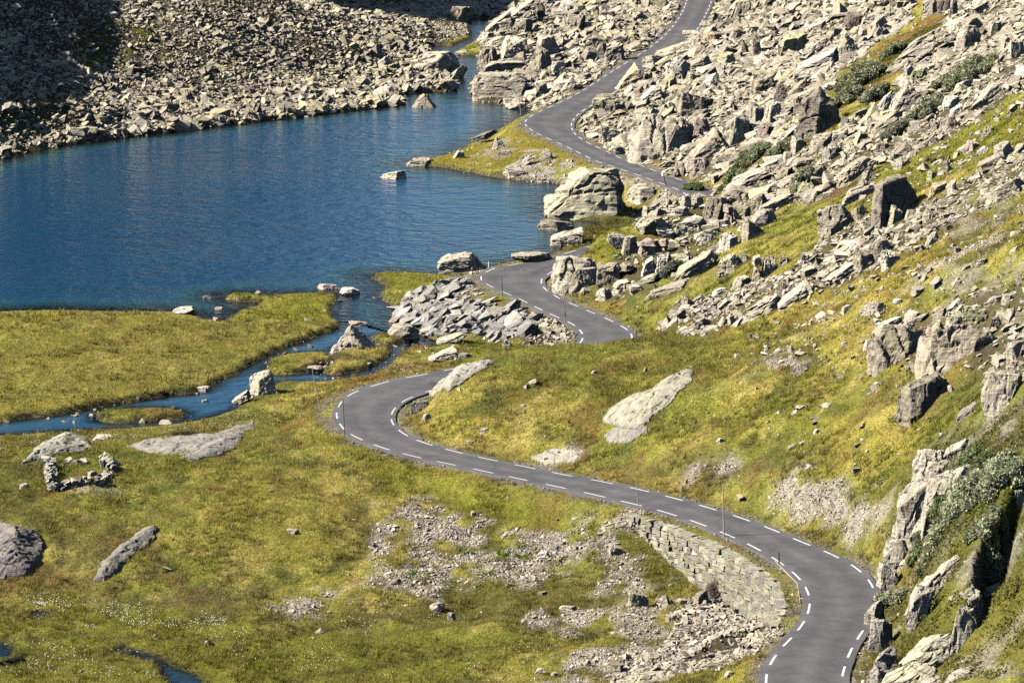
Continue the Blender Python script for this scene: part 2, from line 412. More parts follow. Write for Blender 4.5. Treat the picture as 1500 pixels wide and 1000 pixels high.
# ------------------------------------------------------------------ materials
def new_mat(name):
    m = bpy.data.materials.new(name); m.use_nodes = True
    nt = m.node_tree; nt.nodes.clear()
    return m, nt
class NT:
    def __init__(s, nt): s.nt = nt
    def n(s, t, **kw):
        nd = s.nt.nodes.new(t)
        for k, v in kw.items():
            if k.startswith('i_'): nd.inputs[int(k[2:])].default_value = v
            else: setattr(nd, k, v)
        return nd
    def l(s, a, b): s.nt.links.new(a, b)
    def noise(s, vec, scale, detail=4, rough=.55):
        n = s.n('ShaderNodeTexNoise'); n.inputs['Scale'].default_value = scale; n.inputs['Detail'].default_value = detail; n.inputs['Roughness'].default_value = rough
        s.l(vec, n.inputs['Vector']); return n.outputs['Fac']
    def ramp(s, fac, lo, hi):
        n = s.n('ShaderNodeMapRange'); n.interpolation_type = 'SMOOTHSTEP'
        n.inputs[1].default_value = lo; n.inputs[2].default_value = hi; s.l(fac, n.inputs[0]); return n.outputs[0]
    def lin(s, fac, a, b, c, d):
        n = s.n('ShaderNodeMapRange'); n.inputs[1].default_value = a; n.inputs[2].default_value = b; n.inputs[3].default_value = c; n.inputs[4].default_value = d
        s.l(fac, n.inputs[0]); return n.outputs[0]
    def mix(s, fac, a, b, mode='MIX'):
        n = s.n('ShaderNodeMix', data_type='RGBA', blend_type=mode)
        for sock, val in ((n.inputs[0], fac), (n.inputs[6], a), (n.inputs[7], b)):
            if hasattr(val, 'links'): s.l(val, sock)
            elif isinstance(val, (int, float)): sock.default_value = val
            else: sock.default_value = (*val, 1)
        return n.outputs[2]
    def mul(s, a, b):
        n = s.n('ShaderNodeMath', operation='MULTIPLY')
        for sock, val in ((n.inputs[0], a), (n.inputs[1], b)):
            if hasattr(val, 'links'): s.l(val, sock)
            else: sock.default_value = val
        return n.outputs[0]
    def scale_col(s, col, fac):
        n = s.n('ShaderNodeVectorMath', operation='SCALE'); s.l(col, n.inputs[0])
        if hasattr(fac, 'links'): s.l(fac, n.inputs[3])
        else: n.inputs[3].default_value = fac
        return n.outputs[0]
    def bump(s, h, strength, dist, normal=None):
        n = s.n('ShaderNodeBump'); n.inputs['Strength'].default_value = strength; n.inputs['Distance'].default_value = dist
        s.l(h, n.inputs['Height'])
        if normal: s.l(normal, n.inputs['Normal'])
        return n.outputs[0]
    def out(s, sh): 
        o = s.n('ShaderNodeOutputMaterial'); s.l(sh, o.inputs['Surface'])
    def princ(s, col, rough, normal=None, spec=.3):
        p = s.n('ShaderNodeBsdfPrincipled')
        if hasattr(col, 'links'): s.l(col, p.inputs['Base Color'])
        else: p.inputs['Base Color'].default_value = (*col, 1)
        if hasattr(rough, 'links'): s.l(rough, p.inputs['Roughness'])
        else: p.inputs['Roughness'].default_value = rough
        p.inputs['Specular IOR Level'].default_value = spec
        if normal: s.l(normal, p.inputs['Normal'])
        return p

def mat_ground():
    m, nt = new_mat('ground_cover'); t = NT(nt)
    pos = t.n('ShaderNodeNewGeometry').outputs['Position']
    col = t.n('ShaderNodeAttribute', attribute_name='gcol').outputs['Color']
    rk = t.n('ShaderNodeAttribute', attribute_name='rocky').outputs['Fac']
    a = t.noise(pos, 5.0, 5, .7); b = t.noise(pos, .9, 4, .6)
    v = t.lin(a, .3, .7, .6, 1.4); c1 = t.scale_col(col, v)
    c1 = t.scale_col(c1, t.lin(b, .3, .7, .8, 1.2))
    # thatch and green shoots
    g = t.ramp(t.noise(pos, 2.2, 3, .6), .5, .68)
    c1 = t.mix(t.mul(g, .35), c1, (.10, .11, .018))
    bm = t.bump(t.noise(pos, 1.7, 3, .6), .9, .5); bm = t.bump(a, .9, .22, bm); bm = t.bump(t.noise(pos, 14, 3, .6), .7, .06, bm)
    t.out(t.princ(c1, .95, bm, .1).outputs[0])
    return m

def mat_rock(name, source, lichen=.5, scale=1.0, dark=.3):
    m, nt = new_mat(name); t = NT(nt)
    geo = t.n('ShaderNodeNewGeometry'); pos = geo.outputs['Position']
    if source == 'object':
        oi = t.n('ShaderNodeObjectInfo'); col = oi.outputs['Color']
    else:
        col = t.n('ShaderNodeAttribute', attribute_name='rcol').outputs['Color']
    a = t.noise(pos, 1.1 * scale, 6, .65); b = t.noise(pos, 5.5 * scale, 5, .7); f = t.noise(pos, 26 * scale, 3, .6)
    c = t.scale_col(col, t.lin(a, .3, .7, .84, 1.14)); c = t.scale_col(c, t.lin(b, .3, .7, .86, 1.13))
    # grey-green and yellow map lichen, brown-black crust
    lm = t.mul(t.ramp(t.noise(pos, .8 * scale, 4, .7), .5, .66), lichen)
    c = t.mix(lm, c, (.42, .39, .20))
    dk = t.mul(t.ramp(t.noise(pos, 2.1 * scale, 6, .75), .54, .7), dark)
    c = t.mix(dk, c, (.085, .075, .065))
    if source == 'object':
        mv = t.n('ShaderNodeMapping'); mv.inputs['Scale'].default_value = (1.5, 1.5, .22); t.l(pos, mv.inputs[0])
        st = t.ramp(t.noise(mv.outputs[0], 1.0, 5, .65), .52, .72); c = t.scale_col(c, t.lin(st, 0, 1, 1.05, .62))
        sp = t.ramp(t.noise(pos, 4.2, 3, .7), .6, .68); c = t.mix(t.mul(sp, .5), c, (.47, .46, .36))
        sk = t.ramp(t.noise(pos, 7.5, 3, .7), .62, .7); c = t.mix(t.mul(sk, .55), c, (.11, .10, .09))
    # foliation bands
    mp = t.n('ShaderNodeMapping'); mp.inputs['Rotation'].default_value = (.35, .5, .3); mp.inputs['Scale'].default_value = (.7, .7, 4.5)
    t.l(pos, mp.inputs[0]); fo = t.noise(mp.outputs[0], 1.3 * scale, 5, .65)
    c = t.scale_col(c, t.lin(fo, .3, .7, .85, 1.13))
    vo = t.n('ShaderNodeTexVoronoi', feature='DISTANCE_TO_EDGE'); vo.inputs['Scale'].default_value = .32 * scale
    wv = t.n('ShaderNodeVectorMath', operation='ADD'); t.l(mp.outputs[0], wv.inputs[0])
    nn = t.n('ShaderNodeTexNoise'); nn.inputs['Scale'].default_value = 1.5 * scale; t.l(pos, nn.inputs['Vector']); t.l(nn.outputs['Color'], wv.inputs[1])
    t.l(wv.outputs[0], vo.inputs['Vector'])
    crs = t.ramp(t.noise(pos, .35 * scale, 2, .5), .5, .62)
    cr0 = t.ramp(vo.outputs['Distance'], .0, .022)
    crm = t.n('ShaderNodeMath', operation='MAXIMUM'); t.l(cr0, crm.inputs[0]); inv = t.lin(crs, 0, 1, 1, 0); t.l(inv, crm.inputs[1]); cr = crm.outputs[0]
    c = t.scale_col(c, t.lin(cr, 0, 1, .45, 1))
    n = t.bump(b, .7, .09); n = t.bump(fo, .8, .20, n); n = t.bump(cr, .7, .10, n); n = t.bump(f, .6, .04, n)
    t.out(t.princ(c, .9, n, .15).outputs[0])
    return m

def mat_asphalt():
    m, nt = new_mat('asphalt'); t = NT(nt)
    pos = t.n('ShaderNodeNewGeometry').outputs['Position']
    lat = t.n('ShaderNodeAttribute', attribute_name='lat').outputs['Fac']
    a = t.noise(pos, .5, 5, .6); b = t.noise(pos, 22, 3, .6); d = t.noise(pos, 2.5, 4, .7)
    c = t.mix(t.ramp(a, .3, .7), (.080, .076, .080), (.116, .110, .113))
    c = t.scale_col(c, t.lin(b, .3, .7, .88, 1.12)); c = t.scale_col(c, t.lin(d, .3, .7, .86, 1.13))
    # wheel tracks polished a little darker, dusty edges paler
    w = t.n('ShaderNodeMath', operation='COSINE'); t.l(t.mul(lat, 6.6), w.inputs[0])
    c = t.scale_col(c, t.lin(w.outputs[0], -1, 1, .88, 1.08))
    sp = t.ramp(t.noise(pos, 9, 2, .5), .72, .76); c = t.mix(t.mul(sp, .6), c, (.2, .18, .16))
    vo = t.n('ShaderNodeTexVoronoi', feature='DISTANCE_TO_EDGE'); vo.inputs['Scale'].default_value = .22
    wv = t.n('ShaderNodeVectorMath', operation='ADD'); nn = t.n('ShaderNodeTexNoise'); nn.inputs['Scale'].default_value = .9; nn.inputs['Detail'].default_value = 5
    t.l(pos, nn.inputs['Vector']); t.l(pos, wv.inputs[0]); t.l(nn.outputs['Color'], wv.inputs[1]); t.l(wv.outputs[0], vo.inputs['Vector'])
    ck = t.mul(t.lin(t.ramp(vo.outputs['Distance'], 0, .012), 0, 1, 1, 0), t.ramp(t.noise(pos, .12, 2, .5), .48, .6))
    c = t.mix(t.mul(ck, .6), c, (.03, .028, .028))
    n = t.bump(b, .35, .02)
    t.out(t.princ(c, .85, n, .25).outputs[0])
    return m

def mat_paint():
    m, nt = new_mat('road_paint'); t = NT(nt)
    pos = t.n('ShaderNodeNewGeometry').outputs['Position']
    w = t.ramp(t.noise(pos, 9, 5, .75), .50, .66)
    c = t.mix(t.mul(w, .7), (.62, .61, .58), (.16, .15, .15))
    t.out(t.princ(c, .7, None, .3).outputs[0]); return m

def mat_plain(name, col, rough=.8, var=.25, sc=6.0, spec=.2):
    m, nt = new_mat(name); t = NT(nt)
    pos = t.n('ShaderNodeNewGeometry').outputs['Position']
    a = t.noise(pos, sc, 4, .6)
    rgb = t.n('ShaderNodeRGB'); rgb.outputs[0].default_value = (*col, 1)
    c = t.scale_col(rgb.outputs[0], t.lin(a, .3, .7, 1 - var, 1 + var))
    t.out(t.princ(c, rough, t.bump(a, .3, .02), spec).outputs[0]); return m

def mat_leaf(name, attr, trans=.35, var=.5, gain=1.0):
    m, nt = new_mat(name); t = NT(nt)
    geo = t.n('ShaderNodeNewGeometry')
    col = t.n('ShaderNodeAttribute', attribute_name=attr).outputs['Color']
    c = t.scale_col(col, t.lin(geo.outputs['Random Per Island'], 0, 1, gain * (1 - var), gain * (1 + var)))
    d = t.n('ShaderNodeBsdfDiffuse'); t.l(c, d.inputs[0])
    tr = t.n('ShaderNodeBsdfTranslucent'); t.l(c, tr.inputs[0])
    mx = t.n('ShaderNodeMixShader'); mx.inputs[0].default_value = trans
    t.l(d.outputs[0], mx.inputs[1]); t.l(tr.outputs[0], mx.inputs[2])
    t.out(mx.outputs[0]); return m

def mat_water(name, deep=(.0055, .046, .098), ripple=1.0, opaque=1.3):
    m, nt = new_mat(name); t = NT(nt)
    pos = t.n('ShaderNodeNewGeometry').outputs['Position']
    dep = t.n('ShaderNodeAttribute', attribute_name='depth').outputs['Fac']
    mp = t.n('ShaderNodeMapping'); mp.inputs['Scale'].default_value = (1.0, 1.35, 1.0); mp.inputs['Rotation'].default_value = (0, 0, .35)
    t.l(pos, mp.inputs[0]); p = mp.outputs[0]
    n1 = t.noise(p, .9, 2, .5); n2 = t.noise(p, .32, 2, .5); n3 = t.noise(p, 3.3, 2, .5)
    gust = t.lin(t.noise(pos, .035, 3, .55), .35, .65, .35, 1.0)
    h = t.n('ShaderNodeMath', operation='ADD'); t.l(n1, h.inputs[0]); t.l(t.mul(n3, .09), h.inputs[1])
    h2 = t.n('ShaderNodeMath', operation='ADD'); t.l(t.mul(h.outputs[0], gust), h2.inputs[0]); t.l(t.mul(n2, .9), h2.inputs[1])
    nrm = t.bump(h2.outputs[0], 1.0, .20 * ripple)
    tint = t.ramp(dep, 0.2, 1.9) if opaque > 1 else t.ramp(dep, .0, .3)
    dcol = t.mix(tint, (.014, .082, .105), deep)  # blue of the reflected sky is put into the body colour
    body = t.n('ShaderNodeBsdfDiffuse'); t.l(dcol, body.inputs[0])
    tr = t.n('ShaderNodeBsdfTransparent'); tr.inputs[0].default_value = (.55, .62, .55, 1)
    clear = t.n('ShaderNodeMapRange'); clear.interpolation_type = 'SMOOTHSTEP'
    clear.inputs[1].default_value = .05; clear.inputs[2].default_value = opaque; t.l(dep, clear.inputs[0])
    mb = t.n('ShaderNodeMixShader'); t.l(clear.outputs[0], mb.inputs[0]); t.l(tr.outputs[0], mb.inputs[1]); t.l(body.outputs[0], mb.inputs[2])
    gl = t.n('ShaderNodeBsdfGlossy'); gl.inputs['Roughness'].default_value = .16; gl.inputs[0].default_value = (1, 1, 1, 1); t.l(nrm, gl.inputs['Normal'])
    fr = t.n('ShaderNodeFresnel'); fr.inputs[0].default_value = 1.38; t.l(nrm, fr.inputs['Normal'])
    mx = t.n('ShaderNodeMixShader'); t.l(fr.outputs[0], mx.inputs[0]); t.l(mb.outputs[0], mx.inputs[1]); t.l(gl.outputs[0], mx.inputs[2])
    t.out(mx.outputs[0]); return m

M_GROUND = mat_ground()
M_ROCK = mat_rock('lichened_rock', 'object')
M_SCREE = mat_rock('scree_rock', 'attr', .4, 1.6, .15)
M_ASPH = mat_asphalt(); M_PAINT = mat_paint()
M_GRASS = mat_leaf('grass_blades', 'gcol', .4, .45, 1.0)
M_LEAF = mat_leaf('willow_leaves', 'gcol', .3, .4)
M_WOOD = mat_plain('weathered_pole_wood', (.42, .36, .28), .8, .2)
M_POLE_DARK = mat_plain('dark_pole_paint', (.09, .055, .045), .7, .2)
M_WHITE = mat_plain('white_marker_paint', (.72, .7, .66), .6, .08)
M_TWIG = mat_plain('brown_twigs', (.10, .07, .05), .9, .3)
M_WATER = mat_water('lake_water'); M_STREAM = mat_water('stream_water', (.022, .075, .135), .6, .45); M_POOL = mat_water('pool_water', (.010, .032, .05), .5, .45)
M_MOUNT = M_GROUND
# ------------------------------------------------------------------ ground colour (what grows or lies there) and cover masks
OLIVE = np.array((.265, .230, .054)); GREEN = np.array((.160, .168, .036)); DGREEN = np.array((.078, .086, .028))
STRAW = np.array((.38, .30, .105)); RUST = np.array((.190, .095, .035)); BROWN = np.array((.115, .085, .045)); LIME = np.array((.20, .24, .022))
STONE = np.array((.30, .265, .22)); PALE = np.array((.42, .375, .32)); MUD = np.array((.075, .06, .045)); SHADED_SOIL = np.array((.085, .07, .055))
def lerp(a, b, k): return a * (1 - k[..., None]) + b * k[..., None]

n_big = fbm2(X / 16, Y / 26, 4); n_mid = fbm2(X / 4.5 + 9, Y / 7, 4); n_sm = fbm2(X / 1.5 + 31, Y / 2.2, 3)
GC = np.broadcast_to(OLIVE, X.shape + (3,)).copy()
GC = lerp(GC, GREEN, sstep(.45 + 1.5 * n_big + 1.5 * n_mid))
GC = lerp(GC, STRAW, .85 * sstep((n_mid * 1.0 + n_sm * 1.0 - n_big - .02) * 2.0))
GC = lerp(GC, DGREEN, .8 * sstep((fbm2(X / 2.6 + 13, Y / 4.2 - 70, 4) - .09) * 5))
GC = lerp(GC, np.array((.165, .105, .042)), .75 * sstep((fbm2(X / 3.4 - 23, Y / 5.0 + 30, 4) - .11) * 5))
GC = lerp(GC, BROWN, .55 * sstep((fbm2(X / 7 - 40, Y / 9, 4) - .18) * 3.2))
GC = lerp(GC, DGREEN * 1.15, .6 * sstep((-N_HUMP - .12) * 3.5)); GC = lerp(GC, STRAW, .4 * sstep((N_HUMP - .15) * 3.5))
def paint(px, col, k=1.0, soft=1.0, amp=1.8, sc=4.0, patch=None):
    global GC
    m = mask(px, soft, amp, sc) * k
    if patch is not None: m = m * sstep(.5 + patch * 2.2)
    GC = lerp(GC, np.asarray(col), m); return m
patchy = fbm2(X / 2.4 + 70, Y / 3.4, 4)
# meadow between lake and stream: warm brown sedge with ochre edges
paint([(-40,462),(300,460),(340,480),(470,470),(430,505),(330,555),(200,590),(-40,615)], (.225,.195,.048), .6)
paint([(110,462),(330,470),(360,500),(250,540),(120,510)], (.22,.155,.06), .5, 2, 3, 6, patchy)
paint([(60,500),(330,520),(300,560),(60,580)], (.23,.185,.06), .6, 2, 3, 3, patchy)
paint([(330,430),(470,430),(490,440),(480,465),(420,470),(340,470)], (.17,.165,.02), .7)
paint([(560,400),(640,404),(620,425),(575,440)], (.155,.145,.02), .7)
paint([(490,550),(560,540),(640,525),(660,540),(560,556),(500,580)], RUST, .7, .8, 1.4, 3, patchy + .15)
paint([(-40,640),(60,640),(130,632),(300,622),(420,600),(400,640),(200,660),(-40,680)], (.2,.165,.05), .6)
paint([(20,690),(60,730),(110,780),(90,800),(0,770),(-30,730)], DGREEN, .6, 1, 2, 3)
paint([(60,700),(130,745),(120,775),(70,770)], RUST, .45, 1, 2, 3, patchy)
paint([(100,740),(230,760),(240,850),(330,870),(300,905),(120,880)], BROWN, .6, 1.5, 3, 4, patchy)
paint([(300,720),(480,700),(520,790),(380,830),(250,790)], (.255,.205,.05), .5, 2, 4, 5)
paint([(480,650),(700,700),(900,770),(940,800),(800,780),(560,720)], (.165,.165,.02), .65, 1, 2, 3)
paint([(-40,900),(250,890),(600,900),(800,930),(600,1010),(-40,1010)], (.14,.145,.024), .7, 1.5, 3, 5)
paint([(200,880),(640,875),(820,900),(640,925),(420,920)], BROWN, .55, 1.2, 3, 4, patchy)
paint([(540,840),(700,850),(860,850),(960,880),(800,930),(600,890)], (.115,.10,.03), .7, 1.2, 3, 4)
paint([(900,790),(960,800),(1010,860),(960,880),(860,850)], (.13,.12,.028), .7, 1.2, 2, 3)
# marsh rust along channels
paint([(0,880),(130,885),(150,912),(300,925),(520,930),(300,945),(0,925)], (.22,.185,.04), .5, 1, 2, 3, patchy)
# knoll
paint([(700,560),(1000,490),(1180,510),(1000,560),(820,600)], (.15,.125,.026), .6, 1.5, 3, 4, patchy)
paint([(880,690),(1060,660),(1160,680),(1020,730)], BROWN, .75, 1, 2, 3, patchy + .1)
paint([(780,700),(900,690),(1000,720),(1100,760),(1010,735),(900,712)], (.27,.2,.055), .7, .8, 1.2, 2)
paint([(1080,640),(1200,620),(1220,660),(1120,690)], BROWN, .5, 1, 2, 3, patchy)
paint([(1180,640),(1330,620),(1350,680),(1240,700)], (.27,.205,.05), .55, 2, 3, 4)
paint([(1000,560),(1200,520),(1330,560),(1250,620),(1050,640)], (.125,.135,.02), .6, 2, 3, 4, patchy)
paint([(1050,430),(1260,410),(1450,330),(1500,290),(1500,330),(1300,450),(1060,490)], (.26,.195,.045), .65, 1.5, 3, 5, -patchy)
paint([(1330,430),(1500,360),(1500,420),(1360,450)], (.14,.165,.02), .6, 1, 2, 3, patchy)
# right-hand mats
paint([(1290,690),(1400,620),(1510,590),(1510,1005),(1260,1005),(1285,880),(1300,800)], (.085,.09,.02), .75, .8, 1.5, 3)
paint([(1340,660),(1420,650),(1510,620),(1510,690),(1400,700)], DGREEN, .7, .8, 1.2, 3)
paint([(1290,880),(1400,840),(1430,900),(1340,960),(1290,930)], (.15,.13,.022), .7, .8, 1.5, 2, patchy + .1)
paint([(1400,900),(1510,840),(1510,1005),(1330,1005)], (.165,.14,.035), .7, .8, 1.5, 3)
paint([(1330,940),(1420,950),(1400,1000),(1320,1000)], BROWN, .5, .8, 1.5, 2, patchy)
paint([(1300,60),(1380,10),(1420,40),(1330,95),(1250,150),(1215,165),(1230,120)], (.15,.09,.03), .9, .8, 1.2, 2)
paint([(1330,70),(1410,20),(1390,75),(1280,120)], (.11,.13,.018), .8, .6, 1.2, 2)
paint([(1120,225),(1170,190),(1230,180),(1190,215),(1060,275),(1050,262)], (.13,.10,.025), .9, .6, 1, 2)
paint([(1300,230),(1420,170),(1500,130),(1500,210),(1420,250),(1290,280),(1240,300)], (.165,.16,.025), .8, 1, 1.6, 3)
paint([(1190,275),(1240,250),(1260,270),(1210,300)], (.11,.05,.04), .8, .6, 1, 2)
paint([(800,330),(900,318),(935,325),(900,340),(850,365),(828,372)], (.105,.075,.022), .95, .5, .8, 2)
paint([(850,365),(930,350),(960,380),(900,400),(860,400)], (.16,.15,.022), .8, .8, 1.2, 2)
paint([(620,238),(680,216),(760,183),(800,205),(860,238),(760,250),(700,248)], (.19,.155,.025), .9, .4, .6, 2)
paint([(845,165),(860,160),(880,220),(860,205),(842,190)], (.22,.17,.04), .9, .4, .8, 2)

# wet dark seams winding through the marsh
for line in ([(-20,935),(60,938),(110,930),(180,936),(240,930),(300,944),(360,958)], [(300,936),(380,930),(470,925),(560,905),(640,905),(740,895)], [(420,1000),(500,985),(620,968),(740,945),(820,948),(900,925)], [(180,945),(150,960),(60,962),(0,975)], [(90,790),(100,815),(80,835),(60,850)], [(300,905),(380,912),(440,905)], [(540,900),(640,918),(720,908),(800,912)]):
    W_ = np.array([hit(u, v)[0][:2] for u, v in line]); W_ = np.concatenate([W_, W_[::-1] + (0, .5)])
    sd = sd_grid(W_, 3); sd = np.where(sd < 50, sd + .5 * fbm2(X / 1.3, Y / 1.5, 3), sd); k_ = sstep((.55 - sd) / .9)
    GC = lerp(GC, np.array((.07,.06,.03)), .8 * k_); Z = Z - .22 * k_ * (ED > 1)
GC = GC * np.array((1.20, 1.21, 1.0))
# --- bare rock and rubble covers
ZPX = {
 'scree_far': [(-60,250),(0,234),(30,227),(60,220),(110,212),(160,206),(220,199),(300,189),(380,179),(450,171),(520,163),(575,157),(592,152),(580,143),(600,139),(640,136),(668,130),(670,118),(660,108),(655,84),(634,76),(650,62),(690,52),(700,20),(720,-10),(560,-25),(350,-40),(-60,-60)],
 'rubble_stream': [(690,0),(1010,-20),(1000,8),(982,36),(955,60),(920,84),(880,110),(840,136),(800,156),(775,163),(700,150),(692,130),(704,116),(706,95),(700,60),(705,40)],
 'rubble_upper': [(1052,-20),(1345,-20),(1330,22),(1290,60),(1215,118),(1205,185),(1130,215),(1050,262),(1010,262),(940,238),(880,215),(850,195),(850,172),(880,150),(930,105),(1000,62),(1040,30)],
 'rubble_right': [(1400,-20),(1510,-20),(1510,128),(1470,150),(1420,185),(1330,235),(1260,250),(1210,290),(1130,305),(1060,290),(1050,275),(1150,235),(1215,200),(1290,160),(1330,110),(1385,60)],
 'rubble_band': [(1510,212),(1510,272),(1420,312),(1345,355),(1300,392),(1200,425),(1110,470),(1010,492),(960,482),(1040,436),(1150,400),(1200,360),(1260,315),(1370,300),(1430,250)],
 'rubble_spur': [(925,300),(1005,285),(1060,292),(1140,300),(1110,335),(1050,372),(1020,412),(960,440),(880,440),(850,428),(880,392),(940,352)],
 'rubble_east': [(1285,508),(1320,474),(1400,442),(1510,410),(1510,555),(1450,556),(1420,532),(1330,525)],
 'fan': [(1000,880),(1040,872),(1100,868),(1135,872),(1150,885),(1140,925),(1100,962),(1010,985),(930,1005),(880,1005),(930,960),(985,925)],
 'rockfill': [(578,460),(620,425),(660,410),(690,418),(720,445),(770,450),(780,500),(720,500),(690,490),(640,492),(600,480)],
 'rockfill_pale': [(765,500),(760,470),(780,455),(810,462),(842,492),(845,504),(800,507)],
}
ZW = {k: gpoly(v) for k, v in ZPX.items()}
ZM = {}
for k in ZW: ZM[k] = mask(None, .5, 1.0, 3.0, ZW[k])
GRAV = { # thinner stone covers: polygon, amount
 'bank': ([(535,855),(548,830),(575,800),(565,745),(600,730),(650,748),(720,772),(780,778),(860,760),(960,745),(905,800),(830,832),(720,858),(640,875)], .95),
 'bank_right': ([(860,790),(930,775),(960,820),(960,870),(880,870)], .6),
 'marsh_edge': ([(760,912),(860,892),(960,880),(1010,890),(940,930),(820,925)], .8),
 'marsh_low': ([(820,960),(960,925),(1000,940),(900,1005),(820,1005)], .8),
 'strip_a': ([(385,895),(400,880),(470,868),(490,875),(430,900)], .75),
 'knoll_a': ([(1110,735),(1150,705),(1230,700),(1300,725),(1290,765),(1220,775),(1160,770)], .85),
 'knoll_b': ([(1000,710),(1030,685),(1080,680),(1070,700)], .8),
 'knoll_c': ([(1110,545),(1130,528),(1175,530),(1170,545)], .8),
 'knoll_d': ([(1100,520),(1160,505),(1160,518),(1110,528)], .6),
 'streak': ([(1378,385),(1420,360),(1500,322),(1510,330),(1440,365),(1390,390)], .95),
 'slope_r': ([(1380,300),(1510,270),(1510,330),(1400,345)], .35),
 'slope_s': ([(1340,420),(1440,380),(1510,380),(1510,420),(1380,440)], .35),
 'roadside': ([(1262,842),(1290,800),(1300,835),(1296,862),(1284,862)], .85),
 'roadside_low': ([(1258,1005),(1268,940),(1285,930),(1295,1005)], .8),
 'point': ([(735,275),(750,250),(780,222),(830,235),(855,250),(835,268),(800,275)], .75),
 'point_b': ([(700,215),(740,200),(760,225),(700,245)], .35),
 'road_pad': ([(660,415),(690,398),(705,400),(700,415),(690,425)], .9),
 'flat_rock': ([(770,668),(810,655),(855,662),(840,680),(790,682)], .9),
 'rubble_foot': ([(985,300),(1005,278),(930,255),(890,240),(870,250),(900,275)], .8),
 'far_top': ([(1500,590),(1430,610),(1400,640),(1500,625)], .5),
 'heath_a': ([(1370,870),(1440,835),(1480,850),(1430,890)], .5), 'heath_b': ([(1420,960),(1500,900),(1505,1000),(1430,1000)], .4), 'heath_c': ([(1330,800),(1400,790),(1420,830),(1340,860)], .35), 'heath_d': ([(1390,640),(1500,600),(1505,650),(1400,680)], .45),
 'left_patch': ([(150,690),(165,720),(130,730),(60,725)], .3),
}
GW = {k: (gpoly(v[0]), v[1]) for k, v in GRAV.items()}
GM = {k: mask(None, .9, 3.2, 3.2, w[0]) for k, w in GW.items()}
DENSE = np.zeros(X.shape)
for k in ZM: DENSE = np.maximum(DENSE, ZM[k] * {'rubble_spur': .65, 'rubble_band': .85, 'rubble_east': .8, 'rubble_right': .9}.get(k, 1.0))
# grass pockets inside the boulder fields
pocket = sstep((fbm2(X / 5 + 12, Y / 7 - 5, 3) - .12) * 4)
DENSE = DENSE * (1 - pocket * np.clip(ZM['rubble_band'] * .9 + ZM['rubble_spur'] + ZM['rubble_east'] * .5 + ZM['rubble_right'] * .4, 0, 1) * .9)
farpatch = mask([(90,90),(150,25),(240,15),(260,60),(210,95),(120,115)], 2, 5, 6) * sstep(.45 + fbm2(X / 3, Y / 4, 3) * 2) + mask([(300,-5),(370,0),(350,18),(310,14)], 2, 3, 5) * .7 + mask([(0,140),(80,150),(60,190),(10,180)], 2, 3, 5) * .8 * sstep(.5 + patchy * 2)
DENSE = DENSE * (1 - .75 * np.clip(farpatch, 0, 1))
THIN = np.zeros(X.shape)
for k in GM: THIN = np.maximum(THIN, GM[k] * GW[k][1] * sstep(.72 + 3.0 * fbm2(X / 2.0 + 3, Y / 2.8, 4)))
for px in ([(1400,170),(1500,130),(1500,200),(1420,240)],):
    pass
# marsh mosses
GC = lerp(GC, np.array((.135,.15,.02)), .8 * np.clip(farpatch, 0, 1))
lime = sstep((fbm2(X / 1.7 + 55, Y / 2.2, 3) - .22) * 6)
for px in ([(560,850),(640,800),(760,790),(880,800),(870,850),(700,860)], [(1380,440),(1500,380),(1510,440),(1400,450)], [(1410,60),(1380,20),(1350,60)], [(640,500),(720,500),(740,520),(650,530)], [(1250,700),(1330,660),(1300,780)], [(1400,760),(1510,700),(1510,800),(1420,800)], [(370,850),(460,820),(440,860)], [(1050,300),(1200,270),(1300,220),(1500,150),(1500,230),(1200,330)]):
    GC = lerp(GC, LIME, .75 * lime * mask(px, 1, 2, 3))
GC = lerp(GC, SHADED_SOIL * .8, np.clip(DENSE, 0, 1) * .95)  # soil between rubble stones, darkened to stand in for shade in the gaps
GC = lerp(GC, np.array((.42,.36,.315)), np.clip(THIN * 1.3, 0, .92))
# verge: trodden gravel right at the asphalt, dry grass beyond
vg = sstep((.85 - ED) / .5) * (ED > -.6)
GC = lerp(GC, np.array((.20,.165,.12)), vg * sstep(.7 + n_sm * 2.5))
GC = lerp(GC, np.array((.25,.195,.045)), .6 * sstep((2.4 - ED) / 1.2) * (ED > .5) * sstep(.6 + n_mid * 2))
# beds and banks
GC = lerp(GC, np.array((.11,.085,.055)), sstep((.05 - SDW) / .25))
GC = lerp(GC, np.array((.07,.058,.035)), sstep((.5 - SDW) / .3) * (SDW > 0) * (1 - DENSE))
for px, zl in POOLS:
    sd = sd_grid(wpoly(px, zl), 2); GC = lerp(GC, np.array((.035,.03,.022)), sstep((.55 - sd) / .4))

def sample(A, x, y):
    if A.ndim == 2: return bilin(A, gx, gy, x, y)
    return np.stack([bilin(A[..., k], gx, gy, x, y) for k in range(A.shape[2])], -1)

# ------------------------------------------------------------------ ground sheet: fine in the valley, widening to the horizon
ox = np.array([1.2, 3, 6, 11, 18, 28, 42, 62, 90, 130, 190, 280, 420, 650, 1000, 1600])
oy0 = np.array([2, 6, 12, 20, 30, 42, 56, 72, 92, 115, 145, 190, 260, 400, 700, 1200])
AX = np.concatenate([GX0 - ox[::-1], gx, gx[-1] + ox]); AY = np.concatenate([GY0 - oy0[::-1], gy, gy[-1] + ox])
FX, FY = np.meshgrid(AX, AY)
k = len(ox)
FZ = np.empty(FX.shape); FZ[k:k + NY, k:k + NX] = Z
core = np.zeros(FX.shape, bool); core[k:k + NY, k:k + NX] = True
cxx = np.clip(FX, gx[0], gx[-1]); cyy = np.clip(FY, gy[0], gy[-1])
o = ~core
base = ground(cxx[o], cyy[o]) - mountain(cxx[o], cyy[o]) + mountain(FX[o], FY[o])
